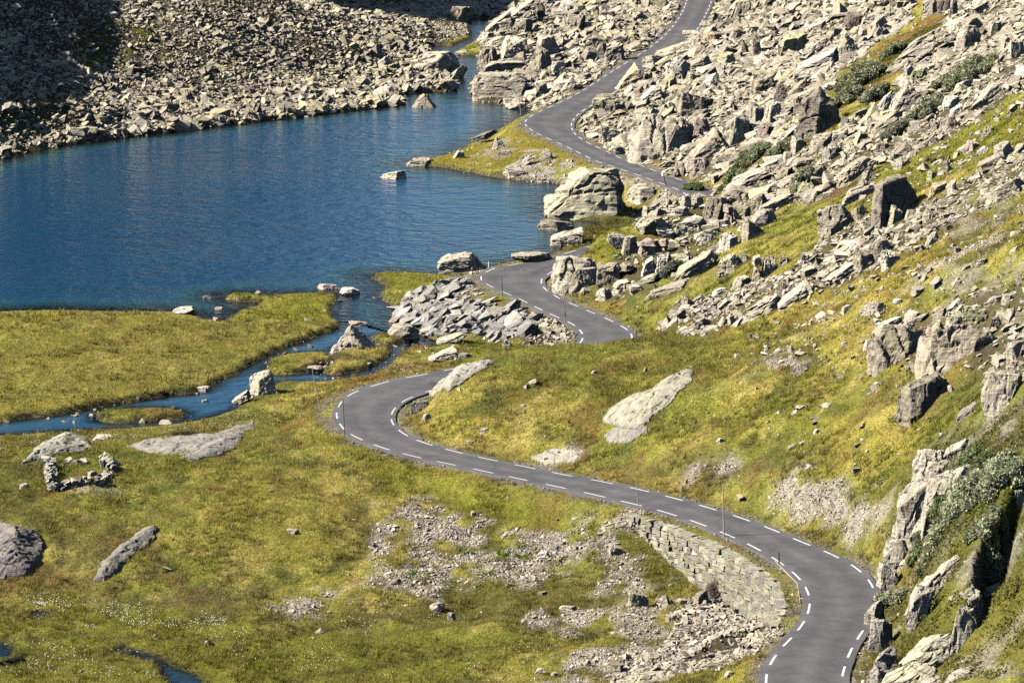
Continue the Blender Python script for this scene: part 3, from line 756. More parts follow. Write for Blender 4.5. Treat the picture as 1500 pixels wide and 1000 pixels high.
dout = np.hypot(FX[o] - cxx[o], FY[o] - cyy[o])
south = np.clip(146 - FY[o], 0, 160)
rise = .345 * np.clip(south - 10, 0, 136)
base = np.where(FX[o] > 90, base + .32 * np.clip(FX[o] - 90, 0, 260), base)
base = base * np.exp(-south / 60.0) + (1 - np.exp(-south / 60.0)) * np.minimum(base, 4) + rise
FZ[o] = base + sstep(dout / 40) * 4 * fbm2(FX[o] / 35, FY[o] / 35, 4)
FC = np.empty(FX.shape + (3,)); FC[core] = GC.reshape(-1, 3)
nz = fbm2(FX[o] / 22, FY[o] / 22, 4)
gg = np.broadcast_to(OLIVE * .7, (o.sum(), 3)); hh = np.clip((FZ[o] - 12) / 20, 0, 1)
FC[o] = gg * (1 - hh[:, None]) + np.array((.15, .135, .115)) * hh[:, None] * (1 + .5 * nz[:, None])
mt = sstep((mountain(FX, FY) - 3) / 8)
FC = FC * (1 - mt[..., None]) + (np.array((.12, .11, .095)) * (1 + .6 * fbm2(FX / 9, FY / 9, 4))[..., None]) * mt[..., None]
ny, nx = FX.shape
idx = np.arange(ny * nx).reshape(ny, nx)
F4 = np.stack([idx[:-1, :-1], idx[:-1, 1:], idx[1:, 1:], idx[1:, :-1]], -1).reshape(-1, 4)
me = mesh_from('ground', np.stack([FX, FY, FZ], -1).reshape(-1, 3), F4, M_GROUND, True)
set_col(me, FC.reshape(-1, 3))
structure(obj('ground', me))

# ------------------------------------------------------------------ water
def water_obj(name, selmask, mat, level=0.0):
    sub = 1
    cell = selmask[:-1, :-1] | selmask[1:, :-1] | selmask[:-1, 1:] | selmask[1:, 1:]
    ii = np.arange(NY * NX).reshape(NY, NX)
    q = np.stack([ii[:-1, :-1], ii[:-1, 1:], ii[1:, 1:], ii[1:, :-1]], -1)[cell]
    u, inv = np.unique(q.ravel(), return_inverse=True)
    xs = X.ravel()[u]; ys = Y.ravel()[u]
    V = np.stack([xs, ys, np.full(len(u), level)], 1)
    me = mesh_from(name, V, inv.reshape(-1, 4), mat, True)
    set_val(me, np.maximum(level - Z.ravel()[u], 0), 'depth')
    return structure(obj(name, me))
is_stream = (SDS < SDL)
water_obj('lake', (SDW < .6) & ~is_stream, M_WATER)
water_obj('stream', (SDW < .6) & is_stream, M_STREAM)
for px, zl in POOLS:
    sd = sd_grid(wpoly(px, zl), 3)
    nm = 'marsh_pool' if len(px) < 7 else 'marsh_channel'
    if (sd < .5).any(): water_obj(nm, sd < .5, M_POOL, zl)

# ------------------------------------------------------------------ road
def road_mesh():
    lats = np.array([-1.0, -.9, -.6, -.3, 0, .3, .6, .9, 1.0])
    n = len(RC); D = (RL - RR)[:, :2] / (2 * RHW[:, None])
    V = []; L = []
    wob = [.38 + .10 * fbm2(np.arange(n) * .17 + s, np.zeros(n) + s, 3) for s in (1.3, 8.8)]
    for a in lats:
        half = RHW + (wob[0] if a > 0 else wob[1])
        off = D * (half * a)[:, None]
        z = RC[:, 2] + .03 * (1 - a * a)
        V.append(np.stack([RC[:, 0] + off[:, 0], RC[:, 1] + off[:, 1], z], 1)); L.append(np.full(n, a))
    for a, s in ((-1.0, 1), (1.0, 0)):   # broken asphalt edge drops
        half = RHW + (wob[0] if a > 0 else wob[1]) + .06
        off = D * (half * a)[:, None]
        V.append(np.stack([RC[:, 0] + off[:, 0], RC[:, 1] + off[:, 1], RC[:, 2] - .25], 1)); L.append(np.full(n, a))
    V = np.array(V); m = len(lats)
    order = [m] + list(range(m)) + [m + 1]
    F = []
    for r in range(len(order) - 1):
        a, b = order[r], order[r + 1]
        i = np.arange(n - 1)
        F.append(np.stack([a * n + i, b * n + i, b * n + i + 1, a * n + i + 1], 1))
    me = mesh_from('road', V.reshape(-1, 3), np.concatenate(F), M_ASPH, False)
    set_val(me, np.concatenate(L), 'lat')
    return me
road = structure(obj('road', road_mesh()))
def dashes(P, Q, period=3.55, dash=1.95, w=.125):
    """P: edge line; Q: opposite edge"""
    s = np.concatenate([[0], np.cumsum(np.linalg.norm(np.diff(P, axis=0), axis=1))])
    D = (P - Q); D[:, 2] = 0; D /= np.linalg.norm(D, axis=1)[:, None]
    V = []; F = []
    s0 = 0.7
    while s0 + dash < s[-1]:
        d = dash * random.uniform(.92, 1.06)
        q = np.linspace(s0, s0 + d, 6)
        for qq in q:
            c = np.array([np.interp(qq, s, P[:, k]) for k in range(3)]); dd = np.array([np.interp(qq, s, D[:, k]) for k in range(3)])
            for sg in (-.5, .5):
                pt = c + dd * sg * w; pt[2] += .018; V.append(pt)
        b = len(V) - 12
        for r in range(5): F.append([b + 2*r, b + 2*r + 1, b + 2*r + 3, b + 2*r + 2])
        s0 += period * random.uniform(.985, 1.015)
    return V, F
v1, f1 = dashes(RL, RR); v2, f2 = dashes(RR, RL)
f2 = [[i + len(v1) for i in f] for f in f2]
mk = obj('edge_line', mesh_from('edge_line', np.array(v1 + v2), np.array(f1 + f2), M_PAINT), road)
# ------------------------------------------------------------------ boulders
TONE = {'P': (.46,.415,.345), 'G': (.34,.315,.28), 'B': (.36,.315,.255), 'L': (.43,.405,.31), 'D': (.22,.195,.17), 'W': (.58,.54,.48), 'O': (.47,.37,.26), 'K': (.43,.35,.31), 'Y': (.46,.445,.28)}
TONE_WORD = {'P': 'pale', 'G': 'grey', 'B': 'brownish', 'L': 'lichened', 'D': 'dark', 'W': 'whitish', 'O': 'tan', 'K': 'pinkish', 'Y': 'yellow lichened'}
KIND_WORD = {'b': 'blocky boulder', 'r': 'rounded boulder', 'p': 'pointed boulder', 's': 'slab boulder', 't': 'upright boulder', 'w': 'wedge boulder', 'h': 'boulder', 'q': 'boulder', 'c': 'cliff block', 'm': 'fractured boulder', 'e': 'ledge boulder'}

def unit(v): v = np.asarray(v, float); return v / np.linalg.norm(v)
def polytope(kind, seed, level, noise=.05):
    r = np.random.default_rng(seed)
    N = []; Dd = []
    def add(n, d): N.append(unit(n)); Dd.append(d)
    j = lambda s: r.normal(0, s)
    if kind in 'bs':
        a = r.uniform(-.7, .7)
        for ax in ((1,0,0), (-1,0,0), (0,1,0), (0,-1,0)):
            add((ax[0]*math.cos(a)-ax[1]*math.sin(a)+j(.22), ax[0]*math.sin(a)+ax[1]*math.cos(a)+j(.24), j(.22)+.16), r.uniform(.6,.95))
        add((j(.3), j(.2) - .12, 1), .62); add((0, 0, -1), .9)
        for _ in range(6 if kind == 'b' else 4): add((r.normal(), r.normal(), abs(r.normal())*.8), r.uniform(.8, 1.05))
        k = 26
    elif kind == 'p':
        a0 = r.uniform(0, 6.28)
        for q in range(5):
            a = a0 + q * 1.256 + r.uniform(-.45, .45); add((math.cos(a), math.sin(a), r.uniform(.1, .95)), r.uniform(.42, .75))
        add((0, 0, -1), .6); add((r.normal() * .5, -.4, 1), .8); add((r.normal(), r.normal(), .5), .8); k = 24
    elif kind == 't':
        for q in range(6):
            a = q * math.pi / 3 + r.uniform(-.3, .3); add((math.cos(a), math.sin(a), r.uniform(0, .2)), r.uniform(.55, .72)); add((math.cos(a + .5), math.sin(a + .5), 1.1), r.uniform(.78, .9))
        add((0, 0, -1), 1); k = 16
    elif kind == 'h':      # wide-footed block: long sloping flank on the lake side, sheer on the hill side
        add((-.8, -.15, .62), .50); add((1, -.1, .12), .62); add((0, -1, .42), .55); add((0, 1, .2), .7); add((.05, 0, 1), .72); add((0, 0, -1), .7); add((.62, -.3, .7), .72); add((-1, 0, -.1), .95); add((-.3, -.8, .1), .85); k = 24
    elif kind == 'q':      # thick slab on edge with a broad face turned from the sun
        add((.55, -.85, .12), .40); add((-.55, .85, .1), .45); add((-.95, -.2, .1), .68); add((.75, .2, .66), .62); add((-.25, 0, 1), .62); add((0, 0, -1), .7); k = 30
    elif kind == 'e':      # broad ledge block with a sloping cracked face
        add((-.2, -.75, .65), .52); add((-.8, -.3, .45), .72); add((1, -.2, .1), .85); add((.1, .2, 1), .55); add((0, 1, .2), .6); add((0, 0, -1), .6); add((-1, 0, 0), .95); add((.5, -.8, .3), .72); add((r.normal()*.4, -.5, .9), .62); add((.6, 0, .8), .8)
    elif kind == 'c':      # cliff block: sheer pale face, top dipping into the hill
        add((-1, -.25, .04), .58); add((-.15, -1, .1), .52); add((.35, .25, .9), .62); add((1, 0, .2), .75); add((0, 1, .1), .75); add((0, 0, -1), .8); add((-.6, -.1, .9), .74); add((.6, -.8, .2), .66); k = 24
    elif kind == 'w':
        add((-.55+j(.1), -.1, .8), .55); add((1, j(.15), -.1), .7); add((0, -1, .15), .7); add((0, 1, .1), .75); add((0, 0, -1), .7); add((-1, 0, .1), .95)
        for _ in range(3): add((r.normal(), r.normal(), abs(r.normal())*.6), r.uniform(.9, 1.1))
        k = 26
    else:
        for _ in range(18): add((r.normal(), r.normal(), r.normal()*.8), r.uniform(.86, 1.05))
        add((0, 0, -1), .8); add((0, 0, 1), .9); k = 13
    edge = {2: None, 3: .42, 4: .19, 5: .095}[level]
    V, F, Nn = clip_poly(N, Dd, .05 if kind == 'r' else .03, edge)
    if edge and noise > 0:
        o = r.uniform(-50, 50, 3)
        big = fbm3(V * 1.3 + o, 3, .55); fine = fbm3(V * 5.0 - o, 3, .6)
        h = .13 * big + .045 * fine
        for _ in range(5 if kind == 'e' else 3):                       # joints: narrow grooves along random planes
            n = unit(r.normal(size=3) * (1, 1, .8)); d = r.uniform(-.4, .4)
            w = np.abs(V @ n - d + .10 * noise3(V * 2.2 + o))
            h -= .10 * sstep((.055 - w) / .055) * (noise3(V * 1.1 + n * 9) > -.15)
        n = unit((.25, r.normal() * .3, 1)); q = (V @ n) * r.uniform(2.2, 3.6) + .5 * noise3(V * 1.4 - o)     # bedding steps
        h += .035 * (np.floor(q) % 2) * (1 if kind != 'r' else .4)
        chip = noise3(V * 2.7 + 3 * o); h -= .10 * sstep((chip - .28) / .15)
        V = V + Nn * h[:, None]
    lo, hi = V.min(0), V.max(0)
    V = (V - (lo + hi) / 2) / ((hi - lo) / 2)
    return V, F

def rock_shape(kind, seed, level, size, tilt=0.0, noise=.05):
    """size = (w, d, h); tilt rolls the slab in the plane facing the valley"""
    V, F = polytope(kind, seed, level, noise)
    if tilt:
        L = size[0]; T = size[2]
        V = V * np.array((1.0, 1.0, .32 if kind == 's' else .55))
        c, s = math.cos(tilt), math.sin(tilt)
        asp = size[0] / max(size[2], .01)
        Vx = V[:, 0] * asp; Vz = V[:, 2]
        V = np.stack([Vx * c - Vz * s, V[:, 1], Vx * s + Vz * c], 1)
        lo, hi = V.min(0), V.max(0); V = (V - (lo + hi) / 2) / ((hi - lo) / 2)
    return V * (np.asarray(size) / 2), F

BOUL = [] # dicts in the order they are placed
def merge(parts):
    VS, FS, b = [], [], 0
    for V, F in parts: VS.append(V); FS.append(F + b); b += len(V)
    return np.concatenate(VS), np.concatenate(FS)
def stacked(size, seed, n, level, kinds='bs'):
    """a fractured boulder: n blocks side by side and on top of each other inside one outline"""
    r = np.random.default_rng(seed); W, D, H = size; parts = []
    cuts = np.array([0, r.uniform(.55, .68), 1]) if r.random() < .5 else np.array([0, r.uniform(.32, .45), 1]); n = 2
    for i in range(n):
        x0, x1 = cuts[i], cuts[i + 1]; hh = H * (r.uniform(.9, 1.0) if x1 - x0 > .5 else r.uniform(.5, .75)); ww = (x1 - x0) * W * 1.22
        V, F = rock_shape('b', seed * 7 + i, level, (ww, D * r.uniform(.8, 1), hh), 0, .05)
        parts.append((V + ((x0 + x1) / 2 * W - W / 2, r.uniform(-.1, .1) * D, -H / 2 + hh / 2), F))
        if r.random() < .6:
            h2 = H * .32; V, F = rock_shape('s', seed * 7 + 50 + i, max(level - 1, 3), (ww * .9, D * .7, h2), 0, .05)
            parts.append((V + ((x0 + x1) / 2 * W - W / 2 + r.uniform(-.1, .1) * ww, -.1 * D, H / 2 - h2 / 2), F))
    V, F = merge(parts); lo, hi = V.min(0), V.max(0); V = (V - (lo + hi) / 2) / ((hi - lo) / 2) * (np.asarray(size) / 2)
    return V, F
def rock_at(u, vb, w, h, kind, tone, seed, tilt=0.0, depth=None, sink=.18, slender=None, z=None):
    p, t = hit(u, vb)
    if z is None and p[2] < -.02 and vb < 640: z = -.05
    if z is not None:
        p = np.array(at_z(u, vb, z)); t = (z - CAM_H) / ray(u, vb)[2]
    sc = F_PX / t
    W = w * 1.08 / sc
    dep = -ray(u, vb)[2]
    D = depth / sc if depth else W * (.72 if kind != 's' else .62)
    H = h / sc
    Hh = max((H - D * dep * .75) / math.sqrt(1 - dep * dep), H * .42)
    fx = p[0] + np.array((-.4, .4, 0, 0, -.3, .3)) * W; fy = p[1] + D * .42 + np.array((0, 0, -.4, .4, -.3, .3)) * D
    low = min(float(ground(fx, fy).min()), p[2]) if z is None else p[2]
    tot = Hh + max(sink * Hh, p[2] - low + .12 * Hh + .05)
    level = 5 if w > 46 else 4 if w > 18 else 3
    if kind == 'm': V, F = stacked((W, D, tot), seed, 2 + int(w > 60) + int(w > 90), level)
    else: V, F = rock_shape(kind, seed, level, (W, D, tot), tilt, .055)
    loc = (p[0], p[1] + D * .42, p[2] + Hh - tot / 2)
    return V, F, loc, (W, D, Hh)

TR = """
638.5 113 65 40 r P 0 | largest pale rounded boulder, where the far scree meets the stream ; the big rounded stream boulder
676 34 32 26 r B 0 | brownish rounded boulder at the head of the stream under the shaded hill ; the boulder at the stream head
621.5 159 40 24 p B 0 | pointed boulder standing alone in water near the stream mouth ; the pointed stream mouth boulder
732 149 77 45 b P 0 | big blocky boulder with its foot in the stream mouth, beside a leaning pole ; the big stream block
741 106 66 18 b P 0
753 86 44 34 b P 0
716 94 33 27 p B 0
791 106 36 38 p B 0
762 93 26 17 b B 0
757 38 58 42 w P 22 | huge pale sloping boulder at the top of the rubble beside the stream ; the huge pale stream head boulder
731 48 38 32 w P 15
766 48 28 22 r P 0
787 27 22 24 r B 0
822 31 48 17 s G 5
838 18 37 20 r W 0 | whitish rounded boulder resting on a dark flat slab, lake side of the upper road ; the whitish boulder above the stream
802 81 33 30 b P 0
841 49 32 30 b P 0
755 161 29 12 r P 0 | low pale boulder in the lake bay right under the upper bend ; the low bay boulder
833 134 22 23 w P 30
793 139 17 19 b G 0
800 118 27 17 b L 0
818 112 22 24 b W 0
792 152 36 19 w B 15
727 67 34 15 s P 8
710 59 26 12 s P 4
652 134 36 17 r B 0 | low dark-sided boulder at the tip of the far scree by the stream ; the scree tip boulder
678 81 25 8 s P 0
708 209 40 20 s D 18 | dark sloping slab at the water's edge on the grassy point ; the dark point slab
877 67 31 18 b B 0
881 84 16 22 b D 0
901 91 32 27 b P 0
862 89 25 20 b G 0
893 166 48 30 b L 0 | broad lichened boulder at the inside of the upper hairpin ; the hairpin boulder
922 133 40 42 w O 35 | tan leaning slab that overhangs the uphill edge of the upper road ; the tan roadside slab
962 101 40 22 b P 0
985 85 54 28 s L 28
996 120 32 38 t W 0 | tall whitish upright boulder among the blocks above the upper road ; the tall whitish block
983 127 17 21 b Y 0
953 151 36 27 w W 25
1018 168 54 38 b B 0 | boulder with a broad black shaded face in the rubble above the hairpin ; the black faced block
1017 61 32 17 r P 0
1043 65 31 17 r O 0
1040 43 28 14 r P 0
1085 23 33 26 b L 0
1063 95 32 19 b Y 0
1027 104 32 24 b B 20
1044 132 27 26 b W 0
1016 122 25 19 b L 0
1056 107 22 15 b P 0
1077 39 24 14 b B 0
935 143 18 18 b O 0
1030 197 28 27 b K 0
973 228 98 64 e P 0 | widest boulder of the rubble, cracked across its pale face above the road ; the wide cracked boulder
1036 234 62 48 w B 35 | leaning tan boulder over a black hollow, behind the hidden road ; the leaning hollow boulder
1075 213 44 48 b P 0
1116 181 42 36 m P 0
1122 202 32 22 b K 0
905 227 27 17 b P 0
893 209 30 28 b P 0
941 299 42 30 b P 0
858 317 114 74 h L 0 | huge pale lichened boulder standing in the bay beside the road ; the huge bay boulder
1028 253 38 24 r K 0
998 259 24 24 b P 0
985 260 30 16 r P 0
814 337 52 18 s B 0 | flat brownish boulder in the water in front of the huge bay boulder ; the flat bay boulder
830 360 48 28 w P 0 | pale boulder with a dark underside at the lake edge below the brown grass ; the pale lake edge boulder
955 321 32 21 b P 0
964 348 62 33 r L 0 | broad low lichened boulder on the spur between the hidden and lower road ; the broad spur boulder
975 351 26 20 b W 0
902 365 25 24 w G -20
924 374 27 31 b P 0
957 375 44 28 m K 0
1012 342 46 27 b W 0
1050 330 46 44 b B 0 | large boulder with a dark front on the spur above the grassy gap ; the dark fronted spur boulder
1021 304 20 22 b P 0
1005 306 18 20 b P 0
998 318 38 17 s P 0
1033 359 28 18 b W 0
1046 348 32 17 b P 0
1066 368 32 28 b W 0
843 430 66 58 e P 0 | pale jagged cliff block with a sheer face at the inside of the lower bend ; the pale cliff block
862 424 37 33 r P 0 | pale rounded boulder just in front of the pale cliff block at the lower bend ; the cliff boulder
902 413 54 32 m B 0
900 435 50 28 m P 0
952 416 38 19 s L 20
1021 404 62 40 s L 27 | big pale tilted slab with a dark end on the grassy spur ; the tilted spur slab
966 397 50 30 m W 0
978 433 64 26 s B 20
1073 399 44 28 b P 18
931 431 16 14 b W 0
857 432 16 12 b P 0
1103 350 34 32 b B 0 | brown-grey rounded block on green turf beside a paler boulder ; the turf block
1119 332 36 27 r G 0
1122 407 38 36 m P 0
1086 421 30 18 b P 15
1147 427 15 16 b B 0
1166 445 49 32 w P 20
1117 462 56 34 s P 20 | large pale tilted slab with a shaded underside at the foot of the rubble band ; the foot slab
1233 413 48 33 s P 35 | grey slab leaning against a dark-sided boulder at the rubble band's edge ; the leaning band slab
1265 395 29 32 b B 0
1185 405 24 16 b P 15
1226 341 54 44 r B 0 | large rounded grey boulder on the slope downhill of the big dark slab ; the large rounded slope boulder
1213 349 30 18 b P 0
1263 319 28 22 b B 15
1243 456 20 10 s P 0
1055 433 22 12 s W 18
1008 451 20 21 b B 0
994 451 15 15 b P 0
1073 475 13 14 b P 0
1034 479 31 16 b P 0
1060 477 18 15 b P 0
1150 389 20 17 b P 0
1182 385 20 16 b W 0
1158 419 14 15 b P 0
1088 387 18 17 b P 0
1047 335 20 14 b W 0
1327 314 92 62 q D 0 | biggest dark slab-faced boulder on the upper right slope, split along one edge ; the big dark slab
1287 379 40 32 b B 0
1307 391 31 26 b W 0
1316 326 28 26 b L 0
1367 359 23 21 b P 0
1353 415 22 15 p P 0 | small pale pointed rock alone on the turf below the rubble band ; the lone pale rock
1280 464 35 22 r P 0 | rounded layered boulder sitting on the turf short of the eastern outcrop ; the layered turf boulder
1304 486 36 24 s W 15
1401 420 12 15 s P 45
1438 389 19 11 s G 15
1487 370 19 10 s P 15
1315 447 14 9 r W 0
1333 464 17 9 s P 0
1403 371 11 9 r P 0
1353 367 16 9 s P 0
1361 324 18 18 b P 0
1333 321 16 14 b L 0
1321 532 90 60 e B 0 | broad brown-grey rock half of the eastern outcrop, nearest the road ; the outcrop's lower rock
1412 532 118 64 e B 0 | largest brown-grey rock of the eastern outcrop with a cracked face ; the outcrop's main rock
1362 601 88 58 b D 0 | dark cube-like boulder streaked with lichen, on turf below the eastern outcrop ; the dark streaked block
1378 552 46 26 s B 20
1473 598 62 58 r P 0 | big pale rounded boulder at the photo's edge, above the dark heather ; the pale edge boulder
1458 553 38 17 b B 0
1421 607 37 21 s G 30
1405 479 36 22 b L 0
1432 477 42 31 b Y 0
1378 469 26 20 b P 0
1430 450 40 15 s W 10
1457 447 27 13 s P 10
1479 444 20 14 b P 0
1476 471 34 18 b L 0
1489 525 27 28 r P 0
1490 540 26 15 b K 0
1362 529 21 19 b W 0
1346 474 30 18 s B 15
1272 513 17 17 b W 0
1237 510 10 8 r P 0
1460 481 22 18 b D 0
1373 487 30 18 b D 0
1400 457 24 20 s P 30
1201 196 66 72 t D 0 | tallest dark boulder, round-topped and upright, with a pale stick across it ; the tall dark boulder
1163 82 40 35 b Y 0 | brightest yellow lichened block in the upper rubble ; the yellow block
1198 103 66 34 s W 20 | long whitish slab lying beside the smooth grey ledge ; the long whitish slab
1246 83 32 34 b L 0
1243 15 44 18 b Y 0
1250 44 25 26 b D 0
1203 77 38 24 b P 15
1108 79 16 26 b K 0
1120 135 34 26 b B 20
1146 149 31 28 b D 0
1171 139 31 26 w B 25
1173 163 28 26 b B 0
1132 174 30 26 b P 0
1350 94 92 58 s P 33 | long pale grey slab tilted up toward the hill above the willow shrubs ; the long tilted slab
1329 159 42 42 w P 35
1364 23 24 28 t P 0
1386 18 24 22 b D 0
1397 30 15 32 t G 0
1432 25 38 26 b P 15
1408 44 24 16 r P 0
1421 70 38 34 r P 0
1471 31 24 15 b P 0
1445 155 44 36 s L 35 | long lichened slab pitched steeply on the upper right grass edge ; the pitched slab
1414 135 32 19 s W 25
1394 160 24 20 r W 0
1416 149 24 18 w P 25
1404 168 24 16 b W 0
1300 162 26 30 s W 45
1310 163 14 18 s W 45
1331 118 17 27 t W 0
1347 117 28 18 b Y 0
1444 76 27 16 b P 0
1472 73 14 22 b L 0
1491 85 20 25 r P 0
1459 49 22 18 b P 0
1270 43 22 22 b W 0
1290 42 23 21 b P 0
1282 53 20 16 b O 0
1267 58 17 18 b P 0
1305 29 20 18 b L 0
1173 220 28 22 b P 0
1204 217 34 26 b P 0
1231 209 24 24 b P 0
1220 233 28 20 b G 0
1168 253 48 24 m B 0
1156 235 18 13 r W 0
1299 189 46 28 s B 30
1293 224 19 16 b B 0
1308 235 17 16 r W 0
1256 263 56 36 s B 30 | long brownish slab dipping toward the lake, downhill of the big dark slab ; the dipping slab
1269 273 32 30 p P 0
1258 293 58 24 s P 10
1097 273 68 30 s P 25 | longest pale ledge-like slab between two willow patches above the spur ; the long pale ledge slab
1136 276 34 16 s W 22
1078 298 58 28 b B 0
1113 310 38 28 b B 0
1140 307 58 28 s L 28 | long lichened slab lying downslope behind the grey turf blocks ; the long downslope slab
1081 325 40 28 m B 0
1184 281 30 16 b Y 0
1199 261 24 20 s D 30
1389 253 26 19 p D 0 | small dark pointed boulder on the upper right turf ; the dark pointed turf boulder
1366 263 16 15 b Y 0
1426 223 28 18 b K 0
1450 199 26 15 b G 0
1473 233 30 26 b P 20
1453 249 38 24 b B 15
1478 288 50 30 s L 25 | large lichened slab at the photo's edge below the stony turf ; the edge slab
1344 197 28 18 b P 0
1368 196 26 22 b P 0
1392 194 32 28 b K 15
1322 247 24 20 b P 0
1375 285 32 20 b O 0
1395 283 14 20 b P 0
1439 227 18 13 s W 30
575 263 39 15 b P 0 | flat-topped pale boulder alone out in the lake ; the lone lake boulder
677 401 68 35 b P 0 | big four-sided boulder on the lakeshore by the gravel pad ; the big shore block
779 386 56 18 r P 0 | long low boulder between the lower road bend and the lake ; the low bend boulder
482 425 34 11 b K 0 | flat pinkish boulder in the lake at the outlet ; the flat outlet rock
512 433 28 13 r W 0 | small whitish boulder in the lake outlet beside a flat one ; the whitish outlet rock
269 461 34 13 r W 0 | whitish rounded rock at the meadow's lake shore ; the meadow shore rock
518 513 66 38 p P 0 | pyramid-shaped cracked boulder on the grassy islet in the outlet stream ; the pyramid boulder
591 498 44 26 r P 0 | pale lumpy boulder in the outlet stream below the dark rockfill ; the lumpy outlet boulder
648 530 41 25 w P 15 | pale boulder on the grass at the inner side of the outlet stream ; the grass bank boulder
679 526 21 9 r G 0
386 578 42 38 b L 0 | tall cracked boulder on the near bank of the meadow stream ; the tall stream bank boulder
353 592 26 22 w P 25
380 578 28 16 b G 0
462 546 23 12 r K 0
297 575 18 10 r W 0
525 478 29 10 s K 0
583 472 29 10 s K 0
662 505 46 19 s P 12
745 509 19 14 p P 0
579 859 20 12 b D 0
569 848 16 9 r W 0
640 900 21 15 r P 0
661 909 13 13 b P 0
902 815 20 18 b P 0
935 890 28 27 b L 0
972 889 24 20 b P 0
834 897 28 11 s P 0
797 819 24 14 b W 15
1028 887 24 25 b D 0
1032 907 16 15 b W 0
983 913 17 14 b B 0
953 1004 62 26 r P 0
902 987 23 19 b B 0
792 989 16 11 r P 0
813 992 14 9 r P 0
859 978 12 12 b P 0
1070 991 17 10 r P 0
1489 757 28 26 r L 0
1487 768 30 12 s P 0
149 646 29 10 r P 0
243 623 21 9 r P 0
429 783 20 10 s P 0
693 757 10 9 b O 0
35 717 17 10 s P 0
617 244 43 15 s P 0 | flat pale rock forming the tip of the grassy point in the lake ; the point tip rock
671 232 18 13 b P 0
733 218 22 17 p P 0
741 228 24 10 s P 0
752 260 30 20 b P 0
777 242 24 18 s P 20
800 234 22 17 b P 0
1197 636 10 8 r W 0
1055 649 11 8 r W 0
1162 516 18 12 p P 0
776 566 19 10 s P 15
711 636 15 8 s P 0
627 617 16 11 r P 0
614 604 26 19 b D 0
870 549 8 6 r W 0
688 652 11 7 r P 0
1130 822 0 0 r P 0
300 590 10 5 r G 0
303 438 13 6 r D 0
320 454 11 5 r K 0
540 240 0 0 r P 0
"""
LAND = []; TODO = []
for k, line in enumerate(TR.strip().splitlines()):
    a, _, lab = line.partition('|')
    u, vb, w, h, kind, tone, tl = a.split()
    u, vb, w, h, tl = float(u), float(vb), float(w), float(h), float(tl)
    if w < 1: continue
    lab, _, short = lab.partition(';')
    d = dict(u=u, v=vb, w=w, h=h, kind=kind, tone=tone, tilt=math.radians(tl), label=lab.strip(), short=short.strip(), seed=100 + k)
    TODO.append(d)
    if d['short']: LAND.append(d)
INWATER = {(621.5,159),(732,149),(755,161),(575,263),(482,425),(512,433),(814,337),(591,498),(303,438),(320,454),(525,478),(583,472),(638.5,113)}
ORD = ['first', 'second', 'third', 'fourth', 'fifth', 'sixth', 'seventh', 'eighth', 'ninth', 'tenth', 'eleventh', 'twelfth', 'thirteenth', 'fourteenth', 'fifteenth']
def relate(todo):
    from collections import defaultdict
    g = defaultdict(list)
    for d in todo:
        if d['label']: continue
        best = min(LAND, key=lambda L: math.hypot(L['u'] - d['u'], 1.5 * ((L['v'] - L['h'] * .5) - (d['v'] - d['h'] * .5))))
        dx = d['u'] - best['u']; dy = (d['v'] - d['h'] * .5) - (best['v'] - best['h'] * .5)
        side = ('uphill' if dx > 0 else 'downhill') if d['u'] > 850 else ('east' if dx > 0 else 'west')
        if .45 < abs(dy) / (abs(dx) + .1) < 2.2: rel = f"{'in front' if dy > 0 else 'behind'} and {side} of"
        elif abs(dx) > abs(dy): rel = ('uphill of' if dx > 0 else 'downhill of') if d['u'] > 850 else ('east of' if dx > 0 else 'west of')
        else: rel = 'in front of' if dy > 0 else 'beyond'
        g[(best['short'], rel)].append((math.hypot(dx, dy), d))
    for (short, rel), L in g.items():
        L.sort(key=lambda q: q[0])
        for n, (_, d) in enumerate(L):
            kw = KIND_WORD[d['kind']]
            if d['w'] < 26: kw = kw.replace('boulder', 'rock')
            if d['w'] < 16: kw = 'small ' + kw
            o = ('nearest' if len(L) > 1 else 'lying just') if n == 0 else ORD[n]
            d['label'] = f"{TONE_WORD[d['tone']]} {kw}, {o} {rel} {short}"
relate(TODO)
for d in TODO:
    iw = (d['u'], d['v']) in INWATER
    V, F, loc, dim = rock_at(d['u'], d['v'], d['w'], d['h'], d['kind'], d['tone'], d['seed'], d['tilt'], z=-.02 if iw else None, sink=.28 if iw else .2)
    o = obj('boulder', mesh_from('boulder', V, F, M_ROCK, d['w'] > 1e9), None, loc)
    c = np.array((1.05, 1.0, .925)) * np.array(TONE[d['tone']]) * np.random.default_rng(d['seed']).uniform(.86, 1.12)
    o.color = (*c, 1)
    tag(o, d['label'], 'boulder', 'boulders on the slopes and shores')
    BOUL.append((loc, dim))
# ------------------------------------------------------------------ rubble that nobody could count
def variants(n, seed, edge, planes=8):
    out = []; r = np.random.default_rng(seed)
    for i in range(n):
        N = [(1,0,0),(-1,0,0),(0,1,0),(0,-1,0),(0,0,1),(0,0,-1)]; N = [unit(np.array(q) + r.normal(0, .28, 3)) for q in N]; D = list(r.uniform(.55, .8, 6))
        for _ in range(planes - 4): N.append(unit(r.normal(size=3))); D.append(r.uniform(.55, .85))
        V, F, Nn = clip_poly(N, D, 0 if edge is None else .03, edge)
        if edge: V = V + Nn * (.10 * fbm3(V * 1.6 + r.uniform(-30, 30, 3), 3) + .035 * fbm3(V * 5 + r.uniform(-30, 30, 3), 2))[:, None]
        lo, hi = V.min(0), V.max(0); out.append(((V - (lo + hi) / 2) / (hi - lo), F))
    return out
V2 = variants(14, 21, .34)
V1 = variants(30, 22, None)
